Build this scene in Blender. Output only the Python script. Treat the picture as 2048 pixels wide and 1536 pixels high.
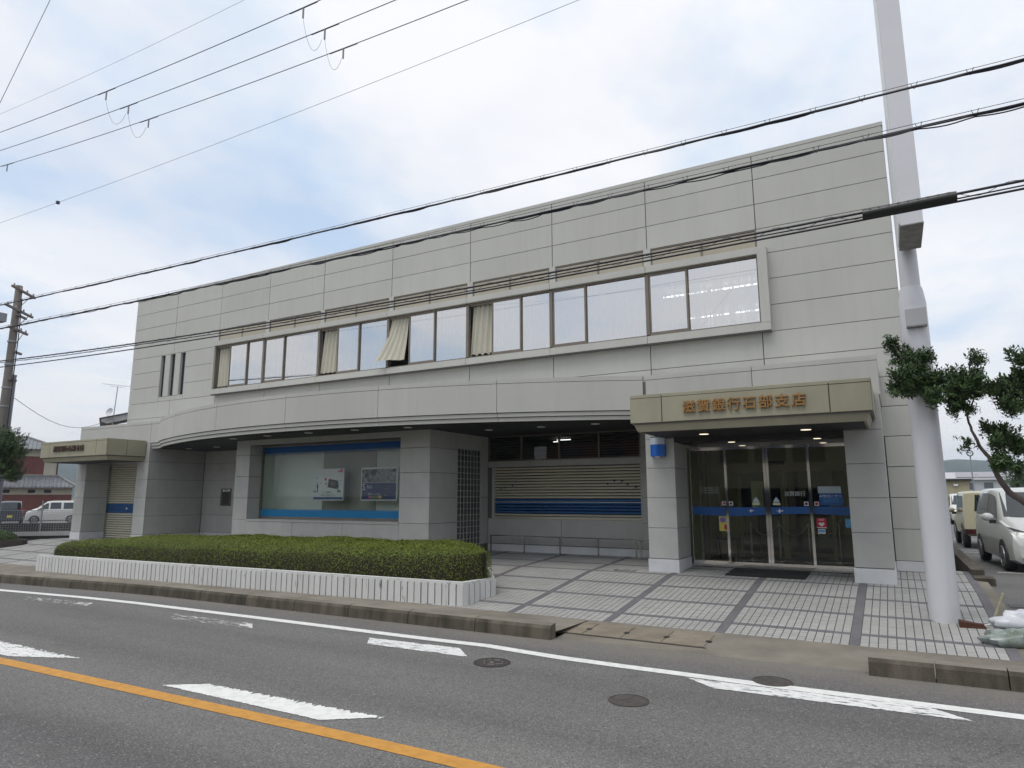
import bpy, bmesh, math, random
import numpy as np
from mathutils import Vector, Matrix
random.seed(7); rng = np.random.default_rng(7)
R = math.radians
for o in list(bpy.data.objects): bpy.data.objects.remove(o)
scene = bpy.context.scene
COL = scene.collection

# ------------------------------------------------------------------ camera
F_PX = 1330.0
cam_d = bpy.data.cameras.new('camera'); cam_d.sensor_width = 36.0; cam_d.lens = F_PX/2048*36.0
cam_d.clip_start = 0.05; cam_d.clip_end = 9000
cam = bpy.data.objects.new('camera', cam_d); COL.objects.link(cam); scene.camera = cam
yaw, pitch, roll = 0.51584, 0.16641, -0.00165
fwd = Vector((-math.sin(yaw)*math.cos(pitch), math.cos(yaw)*math.cos(pitch), math.sin(pitch)))
rgt = Vector((math.cos(yaw), math.sin(yaw), 0)); upv = rgt.cross(fwd)
r2 = rgt*math.cos(roll)+upv*math.sin(roll); u2 = upv*math.cos(roll)-rgt*math.sin(roll)
cam.matrix_world = Matrix(((r2.x,u2.x,-fwd.x,26.024),(r2.y,u2.y,-fwd.y,-15.178),(r2.z,u2.z,-fwd.z,1.431),(0,0,0,1)))
scene.render.resolution_x, scene.render.resolution_y = 1024, 768
scene.render.engine = 'CYCLES'

# ------------------------------------------------------------------ sky, sun, exposure
SUN_EL, SUN_AZ = R(66), R(195)
world = bpy.data.worlds.new('World'); scene.world = world; world.use_nodes = True
nt = world.node_tree; nt.nodes.clear(); N = nt.nodes.new; L = nt.links.new
wo = N('ShaderNodeOutputWorld'); bg1 = N('ShaderNodeBackground'); bg2 = N('ShaderNodeBackground'); mx = N('ShaderNodeMixShader')
sky = N('ShaderNodeTexSky'); sky.sky_type = 'NISHITA'; sky.sun_disc = False
sky.sun_elevation = SUN_EL; sky.sun_rotation = SUN_AZ; sky.air_density = 1.0; sky.dust_density = 2.0
L(sky.outputs[0], bg1.inputs[0]); bg1.inputs[1].default_value = 0.15
tc = N('ShaderNodeTexCoord'); sp = N('ShaderNodeSeparateXYZ'); L(tc.outputs['Generated'], sp.inputs[0])
# clouds on a flat ceiling: direction divided by its height
ad = N('ShaderNodeMath'); ad.operation = 'ADD'; ad.inputs[1].default_value = 0.13
mxz = N('ShaderNodeMath'); mxz.operation = 'MAXIMUM'; mxz.inputs[1].default_value = 0.0
L(sp.outputs[2], mxz.inputs[0]); L(mxz.outputs[0], ad.inputs[0])
dv = N('ShaderNodeVectorMath'); dv.operation = 'DIVIDE'
cb = N('ShaderNodeCombineXYZ'); [L(ad.outputs[0], cb.inputs[i]) for i in range(3)]
L(tc.outputs['Generated'], dv.inputs[0]); L(cb.outputs[0], dv.inputs[1])
def cloud_noise(scale, detail, rough, off, dist=0.0):
    m = N('ShaderNodeMapping'); m.inputs['Location'].default_value = off; m.inputs['Scale'].default_value = (1, 0.75, 0)
    m.inputs['Rotation'].default_value = (0, 0, R(25))
    L(dv.outputs[0], m.inputs[0]); n = N('ShaderNodeTexNoise'); n.inputs['Scale'].default_value = scale
    n.inputs['Detail'].default_value = detail; n.inputs['Roughness'].default_value = rough; n.inputs['Distortion'].default_value = dist
    L(m.outputs[0], n.inputs['Vector']); return n
n1 = cloud_noise(0.8, 7, 0.55, (3.1, 1.7, 0), 0.25)
n2 = cloud_noise(1.5, 6, 0.55, (7.3, 4.2, 0))
cr = N('ShaderNodeValToRGB'); cr.color_ramp.elements[0].position = 0.36; cr.color_ramp.elements[0].color = (0.74,)*3+(1,)
cr.color_ramp.elements[1].position = 0.56; cr.color_ramp.elements[1].color = (0.985,)*3+(1,)
L(n1.outputs[0], cr.inputs[0])
cc = N('ShaderNodeValToRGB'); cc.color_ramp.elements[0].position = 0.33; cc.color_ramp.elements[0].color = (0.60, 0.74, 0.92, 1)
cc.color_ramp.elements[1].position = 0.53; cc.color_ramp.elements[1].color = (0.93, 0.94, 0.97, 1)
L(n2.outputs[0], cc.inputs[0])
hz_ = N('ShaderNodeMapRange'); hz_.inputs[1].default_value = 0.0; hz_.inputs[2].default_value = 0.26; hz_.inputs[3].default_value = 0.85; hz_.inputs[4].default_value = 0.0
L(mxz.outputs[0], hz_.inputs[0]); cm = N('ShaderNodeMix'); cm.data_type = 'RGBA'; cm.inputs[7].default_value = (0.90, 0.90, 0.915, 1)
L(hz_.outputs[0], cm.inputs[0]); L(cc.outputs[0], cm.inputs[6]); L(cm.outputs[2], bg2.inputs[0]); bg2.inputs[1].default_value = 0.88
L(cr.outputs[0], mx.inputs[0]); L(bg1.outputs[0], mx.inputs[1]); L(bg2.outputs[0], mx.inputs[2]); L(mx.outputs[0], wo.inputs[0])

sun_d = bpy.data.lights.new('sun', 'SUN'); sun_d.energy = 1.3; sun_d.angle = R(35); sun_d.color = (1, 0.97, 0.92)
sun = bpy.data.objects.new('sun', sun_d); COL.objects.link(sun)
sd = Vector((math.sin(SUN_AZ)*math.cos(SUN_EL), math.cos(SUN_AZ)*math.cos(SUN_EL), math.sin(SUN_EL)))
sun.rotation_euler = sd.to_track_quat('Z', 'Y').to_euler()
vs = scene.view_settings; vs.view_transform = 'Standard'; vs.look = 'None'; vs.exposure = 0.30; vs.gamma = 1.0
vs.use_curve_mapping = False

# ------------------------------------------------------------------ materials
MATS = {}
def mat(name, col, rough=0.7, var=0.0, vscale=2.0, stretch=(1,1,1), bump=0.0, bscale=60.0, metal=0.0, spec=0.5,
        rnd=0.0, col2=None, lo=0.35, hi=0.65, detail=5, attr=None, coat=0.0):
    if name in MATS: return MATS[name]
    m = bpy.data.materials.new(name); m.use_nodes = True; t = m.node_tree; b = t.nodes['Principled BSDF']
    b.inputs['Roughness'].default_value = rough; b.inputs['Metallic'].default_value = metal
    b.inputs['Specular IOR Level'].default_value = spec; b.inputs['Coat Weight'].default_value = coat
    c = (*col, 1); out = None
    geo = t.nodes.new('ShaderNodeNewGeometry')
    if var > 0 or col2:
        mp = t.nodes.new('ShaderNodeMapping'); mp.inputs['Scale'].default_value = stretch
        t.links.new(geo.outputs['Position'], mp.inputs[0])
        n = t.nodes.new('ShaderNodeTexNoise'); n.inputs['Scale'].default_value = vscale; n.inputs['Detail'].default_value = detail
        n.inputs['Roughness'].default_value = 0.6
        t.links.new(mp.outputs[0], n.inputs['Vector'])
        rp = t.nodes.new('ShaderNodeValToRGB'); rp.color_ramp.elements[0].position = lo; rp.color_ramp.elements[1].position = hi
        a = col2 if col2 else tuple(x*(1-var) for x in col)
        rp.color_ramp.elements[0].color = (*a, 1); rp.color_ramp.elements[1].color = c
        t.links.new(n.outputs[0], rp.inputs[0]); out = rp.outputs[0]
    if name in ('wall_panel_coating', 'stone_panel', 'khaki_canopy_panel', 'white_gloss_paint'):     # faint rain streaks
        mp2 = t.nodes.new('ShaderNodeMapping'); mp2.inputs['Scale'].default_value = (5, 5, .28); t.links.new(geo.outputs['Position'], mp2.inputs[0])
        n3 = t.nodes.new('ShaderNodeTexNoise'); n3.inputs['Scale'].default_value = 1.6; n3.inputs['Detail'].default_value = 6; t.links.new(mp2.outputs[0], n3.inputs['Vector'])
        r5 = t.nodes.new('ShaderNodeValToRGB'); r5.color_ramp.elements[0].position = .30; r5.color_ramp.elements[1].position = .50
        r5.color_ramp.elements[0].color = (.962,.96,.954,1); r5.color_ramp.elements[1].color = (1,1,1,1); t.links.new(n3.outputs[0], r5.inputs[0])
        mm = t.nodes.new('ShaderNodeMix'); mm.data_type = 'RGBA'; mm.blend_type = 'MULTIPLY'; mm.inputs[0].default_value = 1; t.links.new(out, mm.inputs[6]); t.links.new(r5.outputs[0], mm.inputs[7]); out = mm.outputs[2]
    if rnd > 0 or attr:
        hs = t.nodes.new('ShaderNodeHueSaturation')
        if attr:
            at = t.nodes.new('ShaderNodeAttribute'); at.attribute_name = attr; src = at.outputs['Fac']
        else:
            oi = t.nodes.new('ShaderNodeObjectInfo'); src = oi.outputs['Random']
        mr = t.nodes.new('ShaderNodeMapRange'); mr.inputs[3].default_value = 1-rnd; mr.inputs[4].default_value = 1+rnd
        t.links.new(src, mr.inputs[0]); t.links.new(mr.outputs[0], hs.inputs['Value'])
        if out: t.links.new(out, hs.inputs['Color'])
        else: hs.inputs['Color'].default_value = c
        out = hs.outputs[0]
    if out: t.links.new(out, b.inputs['Base Color'])
    else: b.inputs['Base Color'].default_value = c
    if bump > 0:
        n = t.nodes.new('ShaderNodeTexNoise'); n.inputs['Scale'].default_value = bscale; n.inputs['Detail'].default_value = 4
        t.links.new(geo.outputs['Position'], n.inputs['Vector'])
        bp = t.nodes.new('ShaderNodeBump'); bp.inputs['Strength'].default_value = bump; bp.inputs['Distance'].default_value = 0.01
        t.links.new(n.outputs[0], bp.inputs['Height']); t.links.new(bp.outputs[0], b.inputs['Normal'])
    MATS[name] = m; return m

def emit(name, col, s):
    m = bpy.data.materials.new(name); m.use_nodes = True; t = m.node_tree; b = t.nodes['Principled BSDF']
    b.inputs['Base Color'].default_value = (*col, 1)
    b.inputs['Emission Color'].default_value = (*col, 1); b.inputs['Emission Strength'].default_value = s
    MATS[name] = m; return m

def glass(name, tint=(0.9,0.95,0.93), refl=0.08, rough=0.0, fres=1.45):
    m = bpy.data.materials.new(name); m.use_nodes = True; t = m.node_tree; t.nodes.clear()
    o = t.nodes.new('ShaderNodeOutputMaterial'); tr = t.nodes.new('ShaderNodeBsdfTransparent'); tr.inputs[0].default_value = (*tint, 1)
    g = t.nodes.new('ShaderNodeBsdfGlossy'); g.inputs['Roughness'].default_value = rough
    fr = t.nodes.new('ShaderNodeFresnel'); fr.inputs[0].default_value = fres
    ad = t.nodes.new('ShaderNodeMath'); ad.operation = 'ADD'; ad.use_clamp = True; ad.inputs[1].default_value = refl
    t.links.new(fr.outputs[0], ad.inputs[0])
    x = t.nodes.new('ShaderNodeMixShader'); t.links.new(ad.outputs[0], x.inputs[0]); t.links.new(tr.outputs[0], x.inputs[1]); t.links.new(g.outputs[0], x.inputs[2])
    t.links.new(x.outputs[0], o.inputs[0]); MATS[name] = m; return m

WALL = mat('wall_panel_coating', (0.49, 0.485, 0.445), 0.75, var=0.07, vscale=0.9, stretch=(1,1,.35), bump=0.08, bscale=240, rnd=0.025)
STONE = mat('stone_panel', (0.45, 0.45, 0.425), 0.7, var=0.10, vscale=2.2, bump=0.1, bscale=300, rnd=0.035)
CORE = mat('wall_core_joint', (0.13, 0.125, 0.115), 0.9)
PLINTH = mat('white_plinth', (0.66, 0.67, 0.68), 0.6, var=0.12, vscale=3, rnd=0.02)
FRAME = mat('bronze_anodised_frame', (0.20, 0.17, 0.135), 0.4, metal=0.3, var=0.15, vscale=5)
BEIGEP = mat('beige_transom_panel', (0.40, 0.36, 0.28), 0.6, var=0.08, vscale=3, rnd=0.03)
CANOPY = mat('khaki_canopy_panel', (0.335, 0.315, 0.225), 0.65, var=0.12, vscale=1.6, stretch=(1,1,.6), bump=0.05, bscale=200, rnd=0.02)
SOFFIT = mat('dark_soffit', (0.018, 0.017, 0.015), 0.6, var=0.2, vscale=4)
DARK = mat('dark_interior', (0.05, 0.05, 0.045), 0.8)
BLACK = mat('black_rubber', (0.02, 0.02, 0.022), 0.7)
GOLD = mat('gilt_letter', (0.33, 0.175, 0.05), 0.45, metal=0.2, var=0.25, vscale=12)
STEEL = mat('brushed_steel', (0.60, 0.59, 0.57), 0.22, metal=1.0, var=0.1, vscale=6)
CHROME = mat('polished_steel', (0.75, 0.74, 0.72), 0.06, metal=1.0)
SHUTM = mat('cream_shutter', (0.62, 0.59, 0.47), 0.55, var=0.08, vscale=3, stretch=(.3,1,1))
SHUTB = mat('blue_shutter', (0.03, 0.13, 0.34), 0.5, var=0.12, vscale=3)
BLUEF = mat('blue_film', (0.006, 0.085, 0.30), 0.35)
BLUEL = mat('light_blue_print', (0.10, 0.38, 0.65), 0.5)
NAVY = mat('navy_print', (0.012, 0.03, 0.14), 0.4)
WHITEP = mat('white_print', (0.78, 0.79, 0.78), 0.5)
GREYP = mat('grey_print', (0.30, 0.30, 0.30), 0.5, var=0.75, vscale=9, lo=.42, hi=.58)
REDP = mat('red_print', (0.55, 0.02, 0.05), 0.5)
PINKP = mat('pink_print', (0.65, 0.12, 0.22), 0.5)
YELP = mat('yellow_print', (0.62, 0.55, 0.12), 0.5)
INWALL = mat('interior_wall', (0.50, 0.50, 0.45), 0.8, var=0.06, vscale=1)
ROOM = mat('upper_room_wall', (0.55, 0.55, 0.52), 0.8)
PARTN = mat('pale_green_partition', (0.80, 0.85, 0.79), 0.6, var=0.05, vscale=.8)
PARTD = mat('grey_partition_door', (0.36, 0.37, 0.31), 0.6, var=0.06, vscale=1)
CURT = mat('cream_curtain', (0.50, 0.475, 0.385), 0.85, var=0.1, vscale=7, stretch=(1,1,.1))
GL_UP = glass('reflective_window_glass', (0.62, 0.68, 0.72), 0.68)
GL_SHOP = glass('show_window_glass', (0.93, 0.97, 0.94), 0.01)
GL_DOOR = glass('door_glass', (0.82, 0.86, 0.74), 0.03)
GL_DARK = mat('dark_glass', (0.012, 0.014, 0.03), 0.05, spec=0.8)
LAMP_ON = emit('lit_tube', (1.0, 0.98, 0.92), 9.0); LAMP_HALL = emit('lit_strip', (1.0, 0.98, 0.92), 3.0)
LAMP_DIM = emit('lit_downlight', (1.0, 0.88, 0.66), 1.1)
LAMP_OFF = mat('unlit_downlight', (0.75, 0.75, 0.72), 0.35)
GOLD_SHADE = mat('shaded_gilt_letter', (0.085, 0.038, 0.022), 0.5, metal=0.2, var=.3, vscale=10)  # gilt of the left canopy letters, with their shade put into the colour
PAINTW = mat('white_gloss_paint', (0.62, 0.62, 0.64), 0.4, var=0.08, vscale=1.2, stretch=(1,1,.3))
CABLE = mat('black_cable', (0.012, 0.012, 0.02), 0.5)
WIRE = mat('power_wire', (0.05, 0.05, 0.09), 0.5)
CONC_POLE = mat('concrete_pole', (0.20, 0.18, 0.16), 0.85, var=0.3, vscale=2, stretch=(1,1,.2))

def sheer():
    m = bpy.data.materials.new('sheer_curtain'); m.use_nodes = True; t = m.node_tree; t.nodes.clear()
    o = t.nodes.new('ShaderNodeOutputMaterial'); tr = t.nodes.new('ShaderNodeBsdfTransparent'); d = t.nodes.new('ShaderNodeBsdfDiffuse')
    d.inputs[0].default_value = (0.72, 0.73, 0.72, 1); x = t.nodes.new('ShaderNodeMixShader')
    geo = t.nodes.new('ShaderNodeNewGeometry'); mp = t.nodes.new('ShaderNodeMapping'); mp.inputs['Scale'].default_value = (1, .2, .02)
    n = t.nodes.new('ShaderNodeTexNoise'); n.inputs['Scale'].default_value = 9; n.inputs['Detail'].default_value = 2
    rp = t.nodes.new('ShaderNodeValToRGB'); rp.color_ramp.elements[0].position = .42; rp.color_ramp.elements[0].color = (.55,)*3+(1,)
    rp.color_ramp.elements[1].position = .5; rp.color_ramp.elements[1].color = (.93,)*3+(1,)
    t.links.new(geo.outputs['Position'], mp.inputs[0]); t.links.new(mp.outputs[0], n.inputs['Vector']); t.links.new(n.outputs[0], rp.inputs[0])
    t.links.new(rp.outputs[0], x.inputs[0]); t.links.new(tr.outputs[0], x.inputs[1]); t.links.new(d.outputs[0], x.inputs[2]); t.links.new(x.outputs[0], o.inputs[0])
    return m
SHEER = sheer()

def gradient_film(name, col, z0, z1):      # printed film that fades out across its height
    m = bpy.data.materials.new(name); m.use_nodes = True; t = m.node_tree; b = t.nodes['Principled BSDF']
    b.inputs['Base Color'].default_value = (*col, 1); b.inputs['Roughness'].default_value = 0.55; b.inputs['Specular IOR Level'].default_value = .2
    geo = t.nodes.new('ShaderNodeNewGeometry'); s = t.nodes.new('ShaderNodeSeparateXYZ'); t.links.new(geo.outputs['Position'], s.inputs[0])
    mr = t.nodes.new('ShaderNodeMapRange'); mr.inputs[1].default_value = z0; mr.inputs[2].default_value = z1
    t.links.new(s.outputs[2], mr.inputs[0]); t.links.new(mr.outputs[0], b.inputs['Alpha']); return m

def asphalt():
    m = bpy.data.materials.new('asphalt'); m.use_nodes = True; t = m.node_tree; b = t.nodes['Principled BSDF']; b.inputs['Roughness'].default_value = 0.85
    geo = t.nodes.new('ShaderNodeNewGeometry')
    def noise(sc, det, st=(1,1,1)):
        mp = t.nodes.new('ShaderNodeMapping'); mp.inputs['Scale'].default_value = st; t.links.new(geo.outputs['Position'], mp.inputs[0])
        n = t.nodes.new('ShaderNodeTexNoise'); n.inputs['Scale'].default_value = sc; n.inputs['Detail'].default_value = det; t.links.new(mp.outputs[0], n.inputs['Vector']); return n
    big = noise(0.5, 5, (.35, 1.6, 1)); fine = noise(70, 3); vor = t.nodes.new('ShaderNodeTexVoronoi'); vor.inputs['Scale'].default_value = 95
    t.links.new(geo.outputs['Position'], vor.inputs['Vector'])
    r1 = t.nodes.new('ShaderNodeValToRGB'); r1.color_ramp.elements[0].position = .32; r1.color_ramp.elements[1].position = .7
    r1.color_ramp.elements[0].color = (0.105, 0.101, 0.099, 1); r1.color_ramp.elements[1].color = (0.150, 0.145, 0.137, 1)
    t.links.new(big.outputs[0], r1.inputs[0])
    r2 = t.nodes.new('ShaderNodeValToRGB'); r2.color_ramp.elements[0].position = .3; r2.color_ramp.elements[1].position = .72
    r2.color_ramp.elements[0].color = (0.5,)*3+(1,); r2.color_ramp.elements[1].color = (1.5,)*3+(1,)
    t.links.new(fine.outputs[0], r2.inputs[0])
    mu = t.nodes.new('ShaderNodeMix'); mu.data_type = 'RGBA'; mu.blend_type = 'MULTIPLY'; mu.inputs[0].default_value = 1
    t.links.new(r1.outputs[0], mu.inputs[6]); t.links.new(r2.outputs[0], mu.inputs[7])
    r3 = t.nodes.new('ShaderNodeValToRGB'); r3.color_ramp.elements[0].position = .965; r3.color_ramp.elements[0].color = (0,0,0,1)
    r3.color_ramp.elements[1].position = .985; r3.color_ramp.elements[1].color = (.8,)*3+(1,)
    sx = t.nodes.new('ShaderNodeSeparateColor'); t.links.new(vor.outputs['Color'], sx.inputs[0]); t.links.new(sx.outputs[0], r3.inputs[0])
    m2 = t.nodes.new('ShaderNodeMix'); m2.data_type = 'RGBA'; m2.inputs[7].default_value = (0.30, 0.29, 0.27, 1)
    t.links.new(r3.outputs[0], m2.inputs[0])
    def math_(op, a, b_=None, c_=None):
        n = t.nodes.new('ShaderNodeMath'); n.operation = op
        for i, v in enumerate((a, b_, c_)):
            if v is None: continue
            if hasattr(v, 'links'): t.links.new(v, n.inputs[i])
            else: n.inputs[i].default_value = v
        return n.outputs[0]
    sy = t.nodes.new('ShaderNodeSeparateXYZ'); t.links.new(geo.outputs['Position'], sy.inputs[0])
    def band(y0, w): return math_('SUBTRACT', 1.0, math_('MINIMUM', math_('DIVIDE', math_('ABSOLUTE', math_('SUBTRACT', sy.outputs[1], y0)), w), 1.0))
    tr = math_('MULTIPLY', math_('MAXIMUM', math_('MAXIMUM', band(-8.55,.55), band(-10.0,.5)), math_('MAXIMUM', band(-11.9,.5), band(-13.4,.5))), noise(.9, 4, (.25,1,1)).outputs[0])
    trk = math_('SUBTRACT', 1.06, math_('MULTIPLY', tr, .38))
    cv = t.nodes.new('ShaderNodeTexVoronoi'); cv.feature = 'DISTANCE_TO_EDGE'; cv.inputs['Scale'].default_value = .42
    wn = noise(2.5, 6); va = t.nodes.new('ShaderNodeVectorMath'); va.operation = 'MULTIPLY_ADD'; va.inputs[1].default_value = (.9,.9,0)
    t.links.new(wn.outputs['Color'], va.inputs[0]); t.links.new(geo.outputs['Position'], va.inputs[2]); t.links.new(va.outputs[0], cv.inputs['Vector'])
    ck = math_('MULTIPLY', math_('LESS_THAN', cv.outputs[0], .0035), math_('GREATER_THAN', noise(.35, 2).outputs[0], .53))
    fac = math_('MULTIPLY', trk, math_('SUBTRACT', 1.0, math_('MULTIPLY', ck, .25)))
    oil = t.nodes.new('ShaderNodeValToRGB'); oil.color_ramp.elements[0].position = .68; oil.color_ramp.elements[1].position = .80
    oil.color_ramp.elements[0].color = (1,1,1,1); oil.color_ramp.elements[1].color = (.72,.71,.70,1); t.links.new(noise(1.7, 3, (1,1.3,1)).outputs[0], oil.inputs[0])
    mf = t.nodes.new('ShaderNodeVectorMath'); mf.operation = 'SCALE'; t.links.new(mu.outputs[2], mf.inputs[0]); t.links.new(fac, mf.inputs['Scale'])
    mo = t.nodes.new('ShaderNodeVectorMath'); mo.operation = 'MULTIPLY'; t.links.new(mf.outputs[0], mo.inputs[0]); t.links.new(oil.outputs[0], mo.inputs[1]); t.links.new(mo.outputs[0], m2.inputs[6])
    md = t.nodes.new('ShaderNodeMix'); md.data_type = 'RGBA'; md.inputs[7].default_value = (.185,.165,.135,1)
    dust = math_('MULTIPLY', band(-6.75,.75), math_('MULTIPLY', noise(3, 7).outputs[0], 1.1)); t.links.new(dust, md.inputs[0]); t.links.new(m2.outputs[2], md.inputs[6]); t.links.new(md.outputs[2], b.inputs['Base Color'])
    bp = t.nodes.new('ShaderNodeBump'); bp.inputs['Strength'].default_value = .35; bp.inputs['Distance'].default_value = .006
    t.links.new(fine.outputs[0], bp.inputs['Height']); t.links.new(bp.outputs[0], b.inputs['Normal'])
    MATS['asphalt'] = m; return m
ASPH = asphalt()

def worn_paint(name, col, amount, scale=(2.2, 11.0, 1)):     # road paint, worn through to the asphalt in places
    m = bpy.data.materials.new(name); m.use_nodes = True; t = m.node_tree; b = t.nodes['Principled BSDF']; b.inputs['Roughness'].default_value = .75
    geo = t.nodes.new('ShaderNodeNewGeometry')
    mp = t.nodes.new('ShaderNodeMapping'); mp.inputs['Scale'].default_value = scale; mp.inputs['Rotation'].default_value = (0,0,R(20)); t.links.new(geo.outputs['Position'], mp.inputs[0])
    n = t.nodes.new('ShaderNodeTexNoise'); n.inputs['Scale'].default_value = 2.0; n.inputs['Detail'].default_value = 9; n.inputs['Roughness'].default_value = .66
    t.links.new(mp.outputs[0], n.inputs['Vector'])
    rp = t.nodes.new('ShaderNodeValToRGB'); rp.color_ramp.elements[0].position = amount; rp.color_ramp.elements[1].position = amount+.03
    rp.color_ramp.elements[0].color = (0,0,0,1); rp.color_ramp.elements[1].color = (1,1,1,1)
    t.links.new(n.outputs[0], rp.inputs[0]); t.links.new(rp.outputs[0], b.inputs['Alpha'])
    n2 = t.nodes.new('ShaderNodeTexNoise'); n2.inputs['Scale'].default_value = 14; n2.inputs['Detail'].default_value = 5; t.links.new(geo.outputs['Position'], n2.inputs['Vector'])
    r2 = t.nodes.new('ShaderNodeValToRGB'); r2.color_ramp.elements[0].position=.3; r2.color_ramp.elements[1].position=.6
    r2.color_ramp.elements[0].color = tuple(c*.82 for c in col)+(1,); r2.color_ramp.elements[1].color = (*col,1)
    t.links.new(n2.outputs[0], r2.inputs[0]); t.links.new(r2.outputs[0], b.inputs['Base Color'])
    MATS[name] = m; return m
LINE_W = worn_paint('white_line_paint', (0.74, 0.74, 0.71), 0.20)
LINE_WORN = worn_paint('worn_white_paint', (0.72, 0.72, 0.70), 0.405)
LINE_GONE = worn_paint('nearly_gone_white_paint', (0.50, 0.50, 0.48), 0.53)
LINE_O = worn_paint('orange_line_paint', (0.54, 0.265, 0.05), 0.31, (4, 14, 1))
CONC = mat('pavement_concrete', (0.23, 0.205, 0.165), 0.9, var=0.35, vscale=1.6, bump=0.3, bscale=90, detail=8)
KERB = mat('mossy_kerb_concrete', (0.125, 0.105, 0.08), 0.92, col2=(0.04, 0.036, 0.024), vscale=3.2, stretch=(1.4,1,.35), lo=.36, hi=.66, bump=0.6, bscale=60, detail=9, rnd=.06)
LID = mat('brown_gutter_lid', (0.245, 0.208, 0.155), 0.9, var=0.3, vscale=4, bump=0.2, bscale=120, rnd=.06)
TILE = mat('pale_pavement_tile', (0.37, 0.365, 0.345), 0.75, var=0.16, vscale=1.1, bump=0.12, bscale=150, rnd=0.05, attr='rnd')
TILE1 = mat('pale_pavement_tile_single', (0.37, 0.365, 0.345), 0.75, var=0.16, vscale=1.1, bump=0.12, bscale=150, rnd=0.05)
TILED = mat('dark_pavement_tile', (0.155, 0.147, 0.156), 0.8, var=0.2, vscale=3, bump=0.15, bscale=150)
GROUT = mat('dark_grout', (0.10, 0.092, 0.094), 0.95, var=.3, vscale=4)
RIB = mat('white_planter_rib', (0.62, 0.62, 0.60), 0.8, col2=(0.12, 0.115, 0.10), vscale=7.0, stretch=(1.8,1.8,.3), lo=.27, hi=.37, bump=0.25, bscale=60, detail=8, rnd=.05)
SOIL = mat('planter_soil', (0.035, 0.026, 0.018), 1.0)
LEAFH = mat('hedge_leaf', (0.140, 0.182, 0.024), 0.6, var=0.28, vscale=1.6, rnd=0.28, attr='rnd', spec=.3)
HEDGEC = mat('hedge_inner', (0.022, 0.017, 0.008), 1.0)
LEAFT = mat('glossy_tree_leaf', (0.050, 0.100, 0.022), 0.45, var=0.3, vscale=4, rnd=0.35, attr='rnd')
LEAFT1 = mat('glossy_tree_leaf_single', (0.050, 0.100, 0.022), 0.45, var=0.3, vscale=4, rnd=0.35)
BARK = mat('grey_brown_bark', (0.11, 0.085, 0.075), 0.9, var=0.4, vscale=14, stretch=(1,1,.4), bump=.5, bscale=60)
DRYLEAF = mat('fallen_leaf', (0.33, 0.10, 0.04), 0.7)
FOREST = mat('forest_hill', (0.020, 0.042, 0.018), 1.0, var=0.5, vscale=0.03)
EARTH = mat('earth', (0.10, 0.105, 0.07), 1.0, var=0.3, vscale=.05)

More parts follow.
